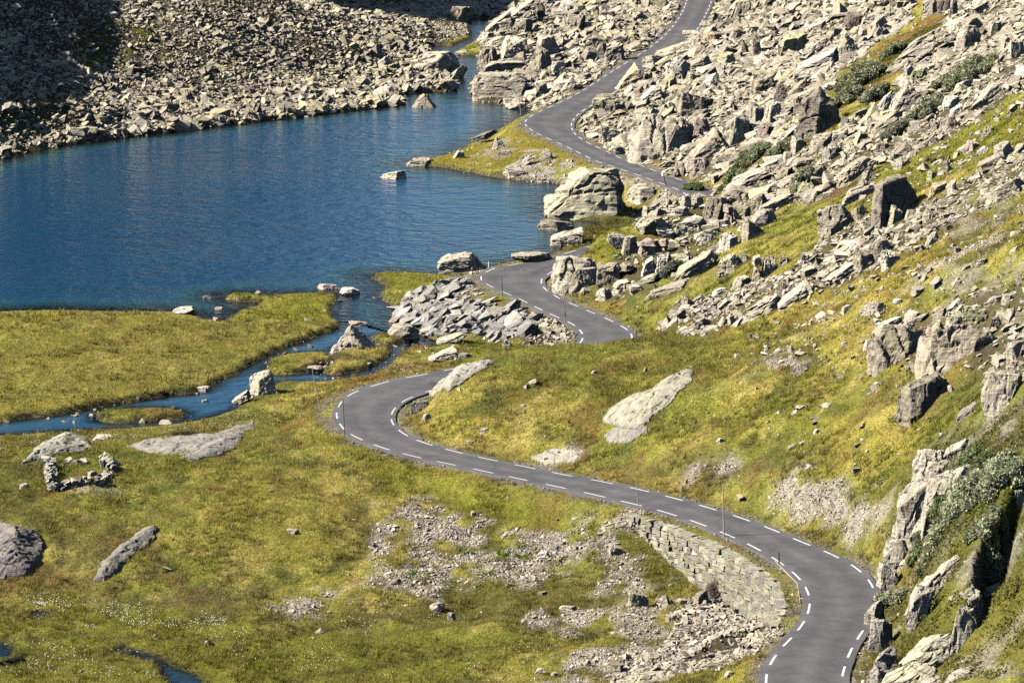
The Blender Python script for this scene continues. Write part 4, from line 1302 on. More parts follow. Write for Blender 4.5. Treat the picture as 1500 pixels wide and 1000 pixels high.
def rot_mats(n, r, tilt):
    a = r.uniform(0, 2 * math.pi, n); b = r.normal(0, tilt, n); c = r.normal(0, tilt, n)
    ca, sa, cb, sb, cc, sc = np.cos(a), np.sin(a), np.cos(b), np.sin(b), np.cos(c), np.sin(c)
    z, o = np.zeros(n), np.ones(n)
    A = np.stack([ca, -sa, z, sa, ca, z, z, z, o], 1).reshape(-1, 3, 3)
    B = np.stack([o, z, z, z, cb, -sb, z, sb, cb], 1).reshape(-1, 3, 3)
    D = np.stack([cc, z, sc, z, o, z, -sc, z, cc], 1).reshape(-1, 3, 3)
    return D @ B @ A
def Rz(a): z_, o_ = np.zeros_like(a), np.ones_like(a); return np.stack([np.cos(a), -np.sin(a), z_, np.sin(a), np.cos(a), z_, z_, z_, o_], 1).reshape(-1, 3, 3)
def Ry(a): z_, o_ = np.zeros_like(a), np.ones_like(a); return np.stack([np.cos(a), z_, np.sin(a), z_, o_, z_, -np.sin(a), z_, np.cos(a)], 1).reshape(-1, 3, 3)
def Rx(a): z_, o_ = np.zeros_like(a), np.ones_like(a); return np.stack([o_, z_, z_, z_, np.cos(a), -np.sin(a), z_, np.sin(a), np.cos(a)], 1).reshape(-1, 3, 3)
def bedded(n, r, dip, dsd, strike, ssd, wild):
    k = r.random(n) < wild
    R = Rz(r.normal(strike, ssd, n)) @ Ry(r.normal(dip, dsd, n)) @ Rx(r.normal(.12, .3, n))
    R[k] = rot_mats(int(k.sum()), r, .55); return R
def rocks_mesh(name, pos, size, col, r, tilt=.5, flat=(.75, .55), big=.95, order=None):
    """one mesh from many stones; pos (n,3), size (n,), col (n,3)"""
    VS, FS, CS = [], [], []; base = 0
    n = len(pos)
    R = rot_mats(n, r, tilt) if order is None else order
    S = np.stack([size * r.uniform(.9, 1.25, n), size * r.uniform(flat[0] - .15, flat[0] + .2, n), size * r.uniform(flat[1] - .15, flat[1] + .2, n)], 1)
    var = r.integers(0, 1000, n)
    for VAR, selm in ((V2, size >= big), (V1, size < big)):
        for q, (v0, f0) in enumerate(VAR):
            ii = np.nonzero(selm & (var % len(VAR) == q))[0]
            if not len(ii): continue
            v = np.einsum('nij,nkj->nki', R[ii], v0[None] * S[ii][:, None, :]) + pos[ii][:, None, :]
            k = v.shape[1]
            VS.append(v.reshape(-1, 3)); CS.append(np.repeat(col[ii], k, 0))
            FS.append((f0[None] + (base + np.arange(len(ii)) * k)[:, None, None]).reshape(-1, 3)); base += len(ii) * k
    me = mesh_from(name, np.concatenate(VS), np.concatenate(FS), M_SCREE, False)
    set_col(me, np.concatenate(CS), 'rcol')
    return me
def powsize(n, lo, hi, a, r):
    u = r.random(n); return (lo ** (-a) + u * (hi ** (-a) - lo ** (-a))) ** (-1 / a)
def stone_cols(n, r, pale=0.0, lich=.15):
    base = np.array([(.46,.41,.34), (.36,.325,.28), (.53,.485,.41), (.39,.335,.265), (.28,.25,.215), (.45,.42,.28)])
    w = np.array([.30,.20,.2 + pale, .15,.12,lich]); w /= w.sum()
    c = np.array((1.05, 1.0, .925)) * base[r.choice(6, n, p=w)]
    return c * r.uniform(.8, 1.2, n)[:, None]
def in_view(x, y, z, pad=60):
    u, v, f = project(x, y, z); return (u > -pad) & (u < 1500 + pad) & (v > -pad) & (v < 1000 + pad * 1.5)
def scatter(poly, density, r, wmask=None, wmin=0.0):
    P = np.array(poly); lo, hi = P.min(0), P.max(0)
    n = int((hi - lo).prod() * density)
    x = r.uniform(lo[0], hi[0], n); y = r.uniform(lo[1], hi[1], n)
    z = ground(x, y); k = in_view(x, y, z)
    x, y, z = x[k], y[k], z[k]
    if wmask is not None:
        w = sample(wmask, x, y); k = w > np.maximum(r.random(len(x)), wmin); x, y, z = x[k], y[k], z[k]
    k = sample(ED, x, y) > .15; return x[k], y[k], z[k]
bl = np.array([b[0] for b in BOUL]); bd = np.array([b[1] for b in BOUL])
def clear_of_boulders(x, y, s):
    keep = np.ones(len(x), bool)
    for (lx, ly, lz), (w, d, h) in zip(bl, bd):
        if w < 1.2: continue
        keep &= ~(((x - lx) / (w * .42 + .15)) ** 2 + ((y - ly + .0) / (d * .42 + .15)) ** 2 < 1)
        # keep big stones from hiding the front of a boulder
        keep &= ~((np.abs(x - lx) < w * .45) & (y < ly) & (y > ly - d * .5 - 1.8) & (s > max(.5, h * .25)))
    return keep
SPEC = {  # density, lo, hi, exponent, sink
 'scree_far': (8.0, .26, 1.5, 1.9), 'rubble_stream': (4.4, .33, 2.1, 1.6), 'rubble_upper': (4.4, .34, 2.1, 1.6), 'rubble_right': (5.4, .3, 1.7, 1.8),
 'rubble_band': (8.5, .22, 1.2, 1.8), 'rubble_spur': (2.6, .3, 1.6, 1.8), 'rubble_east': (5, .25, 1.3, 1.8), 'fan': (34, .11, .55, 2.2), 'rockfill_pale': (7, .25, .75, 2.0)}
LABELS = {'scree_far': 'boulder scree covering the shaded and sunlit hillside across the lake', 'rubble_stream': 'jumbled blocks of stone between the stream and the upper road',
 'rubble_upper': 'field of broken boulders uphill of the upper road', 'rubble_right': 'tumbled stones on the upper right slope among willow shrubs', 'rubble_band': 'narrow band of pale rubble running down the grassy slope',
 'rubble_spur': 'loose rocks between the turf patches on the rocky spur', 'rubble_east': 'broken stones around the eastern outcrop', 'fan': 'pale gravel fan spilling below the dry stone retaining wall', 'rockfill_pale': 'pale crushed rockfill under the lower road bend'}
for q, (k, (den, lo, hi, a)) in enumerate(SPEC.items()):
    r = np.random.default_rng(50 + q)
    x, y, z = scatter(ZW[k], den, r, DENSE if k not in ('fan', 'rockfill_pale') else ZM[k], .05)
    s = powsize(len(x), lo, hi, a, r)
    kk = clear_of_boulders(x, y, s) & (sample(SDW, x, y) > -.15) & ((sample(ED, x, y) - s * .45 > .1))
    x, y, z, s = x[kk], y[kk], z[kk], s[kk]
    if k in ('scree_far', 'rubble_stream'):
        uu, vv, _ = project(x, y, z); sw = sample(SDW, x, y); blk = (uu > 628) & (uu < 722) & (vv > 22) & (vv < 95)
        kk = ~blk | ((s < .5) & (sw > .5)); x, y, z, s, sw = x[kk], y[kk], z[kk], s[kk], sw[kk]
        if k == 'scree_far': s = s * (1.25 - .5 * sstep(sw / 30))
    pale = {'fan': .6, 'rubble_band': .35, 'rockfill_pale': .4, 'rubble_upper': .15}.get(k, 0)
    col = stone_cols(len(x), r, pale, {'scree_far': .34, 'rubble_upper': .26, 'fan': .03, 'rubble_band': .08}.get(k, .2))
    big = sstep(.5 + fbm2(x / 7, y / 9, 3) * 1.8); s = s * (.72 + .5 * big)
    pos = np.stack([x, y, z + s * r.uniform(-.05, .25, len(x))], 1)
    fl = (.70, .42); od = bedded(len(x), r, -.42, .25, .1, .5, .3)
    if k in ('scree_far', 'fan', 'rockfill_pale'): od = bedded(len(x), r, -.1, .3, .3, .9, .5); fl = (.72, .5)
    o = obj('scree', rocks_mesh('scree', pos, s * 1.1, col, r, .45, fl, order=od))
    tag(o, LABELS[k], 'scree', None, 'stuff')
# dark slabs tipped over the embankment
r = np.random.default_rng(90)
x, y, z = scatter(ZW['rockfill'], 4.5, r, ZM['rockfill'], .1)
s = powsize(len(x), .35, 1.9, 1.5, r); kk = clear_of_boulders(x, y, s) & (sample(SDW, x, y) > -.6); x, y, z, s = x[kk], y[kk], z[kk], s[kk]
n = len(x); a = r.normal(.15, .35, n); b = r.normal(-.45, .2, n); c = r.normal(.25, .25, n)
col = np.array([(.36,.34,.315), (.25,.24,.23), (.45,.42,.37), (.31,.29,.265), (.36,.32,.27)])[r.integers(0, 5, n)] * r.uniform(.8, 1.2, n)[:, None]
o = obj('rockfill', rocks_mesh('rockfill', np.stack([x, y, z + s * .12], 1), s * 1.15, col, r, order=Rz(a) @ Ry(b) @ Rx(c), flat=(.62, .3)))
tag(o, 'grey blasted slabs tipped down the embankment below the lower bend', 'rockfill', None, 'stuff')
# gravel and stones in the turf
PS, SS, CS = [], [], []
r = np.random.default_rng(91)
for k, (P, amt) in GW.items():
    dens = 95 if k in ('bank', 'knoll_a', 'fan', 'bank_right', 'marsh_edge', 'marsh_low', 'strip_a', 'knoll_c', 'knoll_b', 'roadside', 'roadside_low', 'streak') else 26
    x, y, z = scatter(P, dens * amt, r, THIN, .06)
    s = powsize(len(x), .07, .34 if dens > 30 else .6, 2.3, r); PS.append(np.stack([x, y, z + s * .12], 1)); SS.append(s); CS.append(np.array((1.1, 1.07, 1.06)) * stone_cols(len(x), r, 1.2, .02))
# scattered single stones over the slopes
x = r.uniform(-45, 60, 40000); y = r.uniform(165, 420, 40000); z = ground(x, y); k = in_view(x, y, z) & (sample(SDW, x, y) > .5) & (sample(ED, x, y) > .8)
k &= r.random(len(x)) < (.03 + .55 * sstep((x - 8) / 25) * sstep(.5 + fbm2(x / 6, y / 8, 3) * 2.5))
x, y, z = x[k], y[k], z[k]; s = powsize(len(x), .12, .7, 1.7, r); PS.append(np.stack([x, y, z + s * .1], 1)); SS.append(s); CS.append(stone_cols(len(x), r, .4, .1))
# pale stones over the stony turf of the right-hand slope
x, y, z = scatter(gpoly([(1080,475),(1200,400),(1300,330),(1510,225),(1510,445),(1330,455),(1200,470)]), 2.6, r); k = (r.random(len(x)) < sstep(.35 + 2.4 * fbm2(x / 3.2, y / 4.5, 3))) & clear_of_boulders(x, y, np.full(len(x), .3)); x, y, z = x[k], y[k], z[k]
s = powsize(len(x), .16, .95, 1.8, r); PS.append(np.stack([x, y, z + s * .1], 1)); SS.append(s); CS.append(stone_cols(len(x), r, .6, .12))
x, y, z = scatter(gpoly([(1250,292),(1330,240),(1420,185),(1510,130),(1510,215),(1420,250),(1290,300)]), 2.2, r); k = (r.random(len(x)) < sstep(.3 + 2.4 * fbm2(x / 3.2, y / 4.5, 3))) & clear_of_boulders(x, y, np.full(len(x), .3)); x, y, z = x[k], y[k], z[k]
s = powsize(len(x), .2, 1.0, 1.7, r); PS.append(np.stack([x, y, z + s * .1], 1)); SS.append(s); CS.append(stone_cols(len(x), r, .6, .12))
# grit and small stones on the road shoulders
i = r.integers(0, len(RC), 26000); sg = r.choice([-1, 1], len(i)); off = RHW[i] + .42 + np.abs(r.normal(0, .28, len(i)))
D_ = (RL - RR)[:, :2] / (2 * RHW[:, None]); x = RC[i, 0] + D_[i, 0] * off * sg; y = RC[i, 1] + D_[i, 1] * off * sg; z = ground(x, y)
k = in_view(x, y, z) & (r.random(len(x)) < sstep(.55 + 2.2 * fbm2(x / 2.5, y / 3.5, 3))); x, y, z = x[k], y[k], z[k]
s = powsize(len(x), .04, .2, 2.2, r); PS.append(np.stack([x, y, z + s * .2], 1)); SS.append(s); CS.append(stone_cols(len(x), r, .8, .02) * .85)
x = r.uniform(-48, 4, 60000); y = r.uniform(225, 295, 60000); k = (sample(SDS, x, y) < -.2) & (sample(SDW, x, y) < -.1); x, y = x[k], y[k]
k = r.random(len(x)) < .5 * sstep(fbm2(x / 4 + 9, y / 6, 3) * 4 - .5); x, y = x[k], y[k]; s = powsize(len(x), .12, .5, 1.8, r); PS.append(np.stack([x, y, -.12 + .25 * s], 1)); SS.append(s); CS.append(stone_cols(len(x), r, .2, .02) * .8)
# cobbles along the waterline
x = r.uniform(-62, 18, 90000); y = r.uniform(225, 450, 90000); sd = sample(SDW, x, y); k = (sd > -1.1) & (sd < .25)
k &= r.random(len(x)) < np.where(sample(DENSE, x, y) > .2, .9, .06 + .4 * (fbm2(x / 4, y / 5, 2) > .25))
x, y = x[k], y[k]; z = ground(x, y); k = in_view(x, y, z); x, y, z = x[k], y[k], z[k]; s = powsize(len(x), .12, .6, 1.8, r)
PS.append(np.stack([x, y, z + s * .15], 1)); SS.append(s); CS.append(stone_cols(len(x), r, .1, .05) * .85)
P = np.concatenate(PS); S_ = np.concatenate(SS); Cc = np.concatenate(CS)
k = in_view(P[:, 0], P[:, 1], P[:, 2]); P, S_, Cc = P[k], S_[k], Cc[k]
o = obj('gravel', rocks_mesh('gravel', P, S_, Cc, r, .5, (.8, .6), big=.6))
tag(o, 'loose gravel and small stones strewn over the turf and along the shores', 'gravel', None, 'stuff')
print('stones', len(P))
# ------------------------------------------------------------------ grass: short blades over every turfed part
r = np.random.default_rng(120)
GRASSW = (1 - np.clip(DENSE * 1.1, 0, 1)) * (1 - .75 * np.clip(THIN, 0, 1)) * sstep((ED - .12 - .5 * fbm2(X / 1.1, Y / 1.4, 2)) / .35) * sstep((SDW - .05) / .3)
for px, zl in POOLS: GRASSW *= sstep((sd_grid(wpoly(px, zl), 2) - .1) / .3)
def blades(n_try, ylo, yhi, hlo, hhi, wid):
    y = r.uniform(ylo, yhi, n_try); x = r.uniform(-.165, .165, n_try) * y * 1.02
    z = ground(x, y); k = in_view(x, y, z, 40) & (r.random(n_try) < sample(GRASSW, x, y)); return x[k], y[k], z[k]
VS, CSS = [], []
for n_try, ylo, yhi, wid in ((520000, 155, 215, .030), (430000, 215, 270, .04), (200000, 270, 340, .055), (60000, 340, 440, .08)):
    x, y, z = blades(n_try, ylo, yhi, 0, 0, wid); n = len(x)
    tuft = sstep(.5 + 1.6 * fbm2(x / .9, y / 1.2, 2)); h = (.07 + .20 * tuft * r.random(n) + .05 * r.random(n)) * (wid / .04) ** .35
    bank = sstep((1.2 - sample(SDW, x, y)) / 1.0) * (sample(SDW, x, y) > 0); h = h * (1 + bank * (1.5 * sample(NORTH, x, y) - .62))
    a = r.uniform(0, 2 * math.pi, n); dx, dy = np.cos(a) * wid * .5, np.sin(a) * wid * .5
    lx, ly = r.normal(.05, .10, n), r.normal(0, .10, n)
    V = np.empty((n, 3, 3)); V[:, 0] = np.stack([x - dx, y - dy, z - .03], 1); V[:, 1] = np.stack([x + dx, y + dy, z - .03], 1); V[:, 2] = np.stack([x + lx, y + ly, z + h], 1)
    col = sample(GC, x, y) * 1.12
    straw = (r.random(n) < .22)[:, None]; col = np.where(straw, col * .5 + STRAW * .62, col)
    VS.append(V.reshape(-1, 3)); CSS.append(np.repeat(col, 3, 0))
# tussocks: taller bunches, straw topped
for n_try, ylo, yhi, wid in ((46000, 155, 235, .035), (24000, 235, 330, .055)):
    x, y, z = blades(n_try, ylo, yhi, 0, 0, wid); k = r.random(len(x)) < sstep(.3 + 2.4 * fbm2(x / 4 + 60, y / 6, 3)); x, y = x[k], y[k]; m = 13
    rad = r.uniform(.08, .22, len(x)); hh = r.uniform(.18, .42, len(x)); tone = r.uniform(.5, 1.35, len(x))
    a = r.uniform(0, 6.283, (len(x), m)); q = np.sqrt(r.random((len(x), m)))
    ox_, oy_ = np.cos(a) * q * rad[:, None], np.sin(a) * q * rad[:, None]
    px_, py_ = (x[:, None] + ox_).ravel(), (y[:, None] + oy_).ravel(); pz_ = ground(px_, py_); h = (hh[:, None] * r.uniform(.6, 1, (len(x), m))).ravel()
    b = r.uniform(0, 6.283, len(px_)); dx, dy = np.cos(b) * wid * .6, np.sin(b) * wid * .6
    V = np.empty((len(px_), 3, 3)); V[:, 0] = np.stack([px_ - dx, py_ - dy, pz_ - .03], 1); V[:, 1] = np.stack([px_ + dx, py_ + dy, pz_ - .03], 1)
    V[:, 2] = np.stack([px_ + 1.3 * ox_.ravel() + r.normal(.03, .05, len(px_)), py_ + 1.3 * oy_.ravel(), pz_ + h], 1)
    c = sample(GC, px_, py_) * np.repeat(tone, m)[:, None]; st = np.repeat(r.random(len(x)) < .35, m)[:, None]; c = np.where(st, .35 * c + .75 * STRAW, c)
    VS.append(V.reshape(-1, 3)); CSS.append(np.repeat(c, 3, 0))
V = np.concatenate(VS); print('blades', len(V) // 3)
me = mesh_from('grass', V, np.arange(len(V)).reshape(-1, 3), M_GRASS); set_col(me, np.concatenate(CSS))
tag(obj('grass', me), 'short olive and straw coloured alpine grass over the valley floor', 'grass', None, 'stuff')

# bright green fern and herb clumps
def clumps(name, polys, dens, colr, hgt, rad, label, cat, seed, nl=26, ls=.07):
    r = np.random.default_rng(seed); VS, CS = [], []
    for P in polys:
        W = gpoly(P); x, y, z = scatter(W, dens, r)
        k = (poly_sd(x, y, W) < 0) & (r.random(len(x)) < sstep(.35 + fbm2(x / 1.6 + seed, y / 2, 3) * 3.0)); x, y, z = x[k], y[k], z[k]
        n = len(x)
        if not n: continue
        px = (x[:, None] + r.normal(0, rad, (n, nl))).ravel(); py = (y[:, None] + r.normal(0, rad, (n, nl))).ravel()
        pz = ground(px, py) + r.random(n * nl) * hgt; s = ls * r.uniform(.6, 1.3, n * nl)
        d = r.normal(size=(n * nl, 2, 3)); d[:, :, 2] *= .6; d /= np.linalg.norm(d, axis=2)[..., None]
        c = np.stack([px, py, pz], 1)
        V = np.stack([c - d[:, 0] * s[:, None], c + d[:, 1] * s[:, None] * .8, c + d[:, 0] * s[:, None], c - d[:, 1] * s[:, None] * .8], 1)
        VS.append(V.reshape(-1, 3)); CS.append(np.repeat(np.array(colr) * r.uniform(.7, 1.3, n * nl)[:, None], 4, 0))
    V = np.concatenate(VS); me = mesh_from(name, V, np.arange(len(V)).reshape(-1, 4), M_LEAF); set_col(me, np.concatenate(CS))
    tag(obj(name, me), label, cat, None, 'stuff')
clumps('fern_cover', [[(560,850),(640,800),(760,790),(880,800),(870,850),(700,860)], [(1380,440),(1500,385),(1500,440),(1400,450)], [(640,500),(720,500),(740,520),(650,530)], [(380,845),(450,820),(430,860)],
   [(1180,640),(1330,620),(1350,680),(1240,700)], [(1050,330),(1150,300),(1200,330),(1100,380)], [(1360,230),(1500,150),(1500,220),(1400,250)], [(1340,90),(1400,30),(1410,50),(1370,80)], [(1400,700),(1500,690),(1500,800),(1420,800)], [(1250,700),(1310,680),(1290,780)], [(880,375),(960,370),(940,400)], [(530,870),(600,880),(560,900)]],
   1.7, (.17,.23,.03), .22, .17, 'bright green low herbs and ferns in patches among stones and turf', 'ferns', 131)
clumps('heather_cover', [[(1300,700),(1400,640),(1500,600),(1500,690),(1400,720),(1340,760)], [(1300,880),(1380,830),(1430,900),(1340,960)], [(1400,900),(1500,850),(1500,1000),(1340,1000)], [(810,335),(900,320),(930,328),(860,360)], [(1330,60),(1390,20),(1380,60),(1260,140)], [(1290,770),(1400,740),(1480,780),(1420,830),(1330,840)]],
   5.5, (.15,.15,.045), .34, .26, 'dark heather and crowberry mats on the rocky banks', 'heather', 132, 26, .075)
# cotton grass: white seed heads on the wet ground
r = np.random.default_rng(140); VS = []
for P, n in (([(0,880),(130,880),(330,905),(330,925),(100,925),(0,905)], 1500), ([(0,940),(220,960),(240,1000),(0,1000)], 700), ([(260,930),(520,905),(640,930),(420,1000),(300,960)], 420), ([(0,645),(60,636),(140,632),(280,626),(350,612),(410,605),(360,630),(160,650),(0,665)], 900), ([(540,545),(600,530),(640,535),(580,556)], 320), ([(100,465),(330,470),(420,470),(300,560),(30,590)], 420), ([(470,820),(640,880),(700,920),(520,900)], 200), ([(450,660),(560,700),(520,740),(420,700)], 90), ([(840,920),(700,960),(600,990),(500,1000),(800,1000)], 250)):
    W = gpoly(P); A = np.array(W); lo, hi = A.min(0), A.max(0); n = n // 4; m = n * 6
    x = r.uniform(lo[0], hi[0], m); y = r.uniform(lo[1], hi[1], m)
    k = (poly_sd(x, y, W) < 0) & (sample(SDW, x, y) > .3) & (sample(ED, x, y) > .5) & (r.random(m) < sstep(.42 + fbm2(x / 3, y / 4, 3) * 1.8)); x, y = x[k][:n], y[k][:n]; z = ground(x, y) + r.uniform(.16, .34, len(x))
    for xx, yy, zz in zip(x, y, z):
        s = r.uniform(.022, .042)
        VS.append(np.array([(0,0,s*1.2),(s,0,0),(0,s,0),(-s,0,0),(0,-s,0),(.3*s,0,-s*1.2)]) + (xx, yy, zz))
nn = len(VS); V = np.concatenate(VS); oc = np.array([(0,1,2),(0,2,3),(0,3,4),(0,4,1),(5,2,1),(5,3,2),(5,4,3),(5,1,4)])
M_COTTON = mat_plain('cotton_grass_heads', (.72, .70, .62), .9, .1)
me = mesh_from('cotton_grass', V, (oc[None] + (np.arange(nn) * 6)[:, None, None]).reshape(-1, 3), M_COTTON)
tag(obj('cotton_grass', me), 'white seed heads of cotton grass dotted over the wet meadow', 'cotton grass', None, 'stuff')
# ------------------------------------------------------------------ bedrock outcrops: domes of rock that swell out of the turf
def outcrop(px, height, tone, label, seed, power=.5, rough=.12, lean=(0, 0), res=.16, cat='rock outcrop', name='rock_outcrop', edge=.6):
    W = np.array(gpoly(px)); lo, hi = W.min(0) - .6, W.max(0) + .6
    res = max(res, float((hi - lo).max()) / 170)
    xs = np.arange(lo[0], hi[0] + res, res); ys = np.arange(lo[1], hi[1] + res, res)
    A, B = np.meshgrid(xs, ys); a, b = A.ravel(), B.ravel()
    sd = poly_sd(a, b, W) + .25 * fbm2(a / .9 + seed, b / .9, 3)
    g = ground(a, b); r = np.random.default_rng(seed); o = r.uniform(-40, 40, 2)
    dmax = max(.3, float((-sd).max()))
    prof = np.clip(-sd / dmax, 0, 1) ** power
    fr = fbm2(a / 1.6 + o[0], b / 1.6 + o[1], 4); th = r.uniform(.2, .9); ca_, sa_ = math.cos(th), math.sin(th); crack = np.minimum(np.abs(fbm2((a * ca_ + b * sa_) / 5.5 - o[1], (b * ca_ - a * sa_) / 1.0 + o[0], 3)), .02 + np.abs(fbm2((a * sa_ - b * ca_) / 6.0 + o[1], (a * ca_ + b * sa_) / 2.6, 2)))
    zz = g + height * prof * (1 + .35 * fbm2(a / 3.5 + o[0], b / 4 - o[1], 3)) + rough * fr * np.clip(-sd / .5, 0, 1) - .13 * height ** .5 * sstep((.045 - crack) / .03) * np.clip(-sd / .4, 0, 1)
    zz = zz + .05 * fbm2(a / .5, b / .5, 2) * np.clip(-sd / .5, 0, 1)
    zz = np.where(sd > 0, g - .15 - np.clip(sd, 0, 1) * .8, np.maximum(zz, g + .03))
    keep = (sd < .45).reshape(A.shape)
    cell = keep[:-1, :-1] & keep[1:, :-1] & keep[:-1, 1:] & keep[1:, 1:]
    ii = np.arange(A.size).reshape(A.shape)
    q = np.stack([ii[:-1, :-1], ii[:-1, 1:], ii[1:, 1:], ii[1:, :-1]], -1)[cell]
    uq, inv = np.unique(q.ravel(), return_inverse=True)
    me = mesh_from(name, np.stack([a, b, zz], 1)[uq], inv.reshape(-1, 4), M_ROCK, False)
    ob = obj(name, me); ob.color = (*(.80 * np.array(TONE[tone] if isinstance(tone, str) else tone)), 1)
    tag(ob, label, cat, 'bedrock outcrops'); return ob
outcrop([(626,578),(640,562),(660,547),(690,534),(722,530),(712,541),(692,552),(672,566),(655,578)], .55, 'P', 'pale smooth rock sheet rising from the inner edge of the hairpin by the stream', 301)
outcrop([(880,617),(893,600),(920,583),(955,570),(988,553),(1018,543),(1012,560),(990,582),(964,608),(940,628),(905,628)], .6, (.43,.405,.31), 'big pale yellowish rock dome on the grassy knoll', 302)
outcrop([(884,640),(900,628),(945,622),(950,634),(920,650),(890,652)], .3, 'G', 'thin grey rock ribs just below the big yellowish dome', 303)
outcrop([(776,672),(806,657),(852,660),(842,678),(800,682)], .12, 'P', 'flat pale rock patch in the turf above the straight road', 304)
outcrop([(32,680),(50,660),(75,645),(100,637),(130,645),(135,658),(110,666),(70,672)], .75, (.41,.39,.31), 'pale rounded rock dome above the ruined stone walls', 305)
outcrop([(185,655),(215,645),(255,640),(305,636),(375,614),(372,628),(330,650),(300,663),(240,668)], .3, 'G', 'long grey rock sheet beside the meadow stream, dotted with a puddle', 306)
outcrop([(262,672),(290,655),(330,640),(356,638),(350,655),(325,668),(290,675)], .35, 'G', 'lower grey rock sheet touching the long one by the meadow stream', 307)
outcrop([(-20,840),(-20,775),(20,774),(55,785),(68,800),(55,828),(40,846),(0,850)], 1.1, (.26,.225,.21), 'purplish grey bare rock hump at the meadow edge below the ruin', 308, .5, .08)
outcrop([(136,852),(150,825),(175,802),(210,776),(230,774),(228,792),(200,812),(172,838),(155,852)], .5, (.25,.225,.20), 'narrow dark rock rib slanting through the turf near the purplish hump', 309)
outcrop([(1206,122),(1222,100),(1250,75),(1280,58),(1310,40),(1336,18),(1342,26),(1318,48),(1280,68),(1265,85),(1240,95),(1222,118)], .35, 'P', 'smooth pale ledge sloping down between the rubble and the shrubs', 316)
outcrop([(1108,228),(1130,205),(1160,190),(1178,184),(1170,198),(1140,216),(1120,228)], .3, 'P', 'narrow pale ledge running down from the tall dark boulder', 317)
outcrop([(1472,772),(1480,750),(1500,738),(1510,745),(1510,772)], .6, 'P', 'grey rock knob at the photo edge among bright herbs', 319)

def crag(label, blocks, tone, seed):
    root = None
    for k, (u, vb, w, h, kind, tl) in enumerate(blocks):
        V, F, loc, dim = rock_at(u, vb, w, h, kind, tone, seed * 13 + k, math.radians(tl), sink=.35)
        ob = obj('rock_outcrop' if root is None else 'rock_block', mesh_from('rock_outcrop', V, F, M_ROCK), root, tuple(loc) if root is None else tuple(np.array(loc) - np.array(root.location)))
        ob.color = (*(np.array((1.0, .98, .94)) * np.array(TONE[tone])), 1)
        if root is None: root = ob; tag(ob, label, 'rock outcrop', 'bedrock outcrops')
crag('broken grey cliff under the big silvery willow patch, above the road bend', [(1352,764,70,66,'r',0),(1384,735,66,50,'b',0),(1380,700,76,44,'e',0),(1330,768,30,46,'b',0),(1404,668,60,26,'s',25),(1412,706,40,30,'b',0)], 'P', 610)
crag('grey rock strip dropping to the road edge below the broken cliff', [(1334,800,50,44,'e',0),(1316,832,42,48,'r',0),(1303,864,36,44,'b',0),(1350,782,34,24,'s',30)], 'P', 611)
crag('pale tongue of bare rock in the heather right above the sharp bend', [(1348,912,40,58,'s',62),(1364,884,58,50,'s',48),(1386,850,52,36,'s',38),(1340,922,24,30,'r',0)], 'P', 612)
crag('long lichened rock beam beside the dark cleft in the heather', [(1325,1015,100,58,'s',30),(1372,980,96,60,'s',34),(1410,946,54,62,'r',0),(1424,908,44,50,'b',0),(1444,880,44,24,'s',25)], 'L', 613)
crag('broken rock face at the outer asphalt edge of the sharp bend', [(1284,920,34,44,'b',0),(1290,955,36,52,'r',0),(1298,985,36,40,'b',0),(1288,1003,34,34,'b',0)], 'G', 614)
crag('low pinkish rock ledge in front of the long lichened beam', [(1372,1004,56,20,'s',18),(1410,994,52,22,'s',22)], 'K', 615)
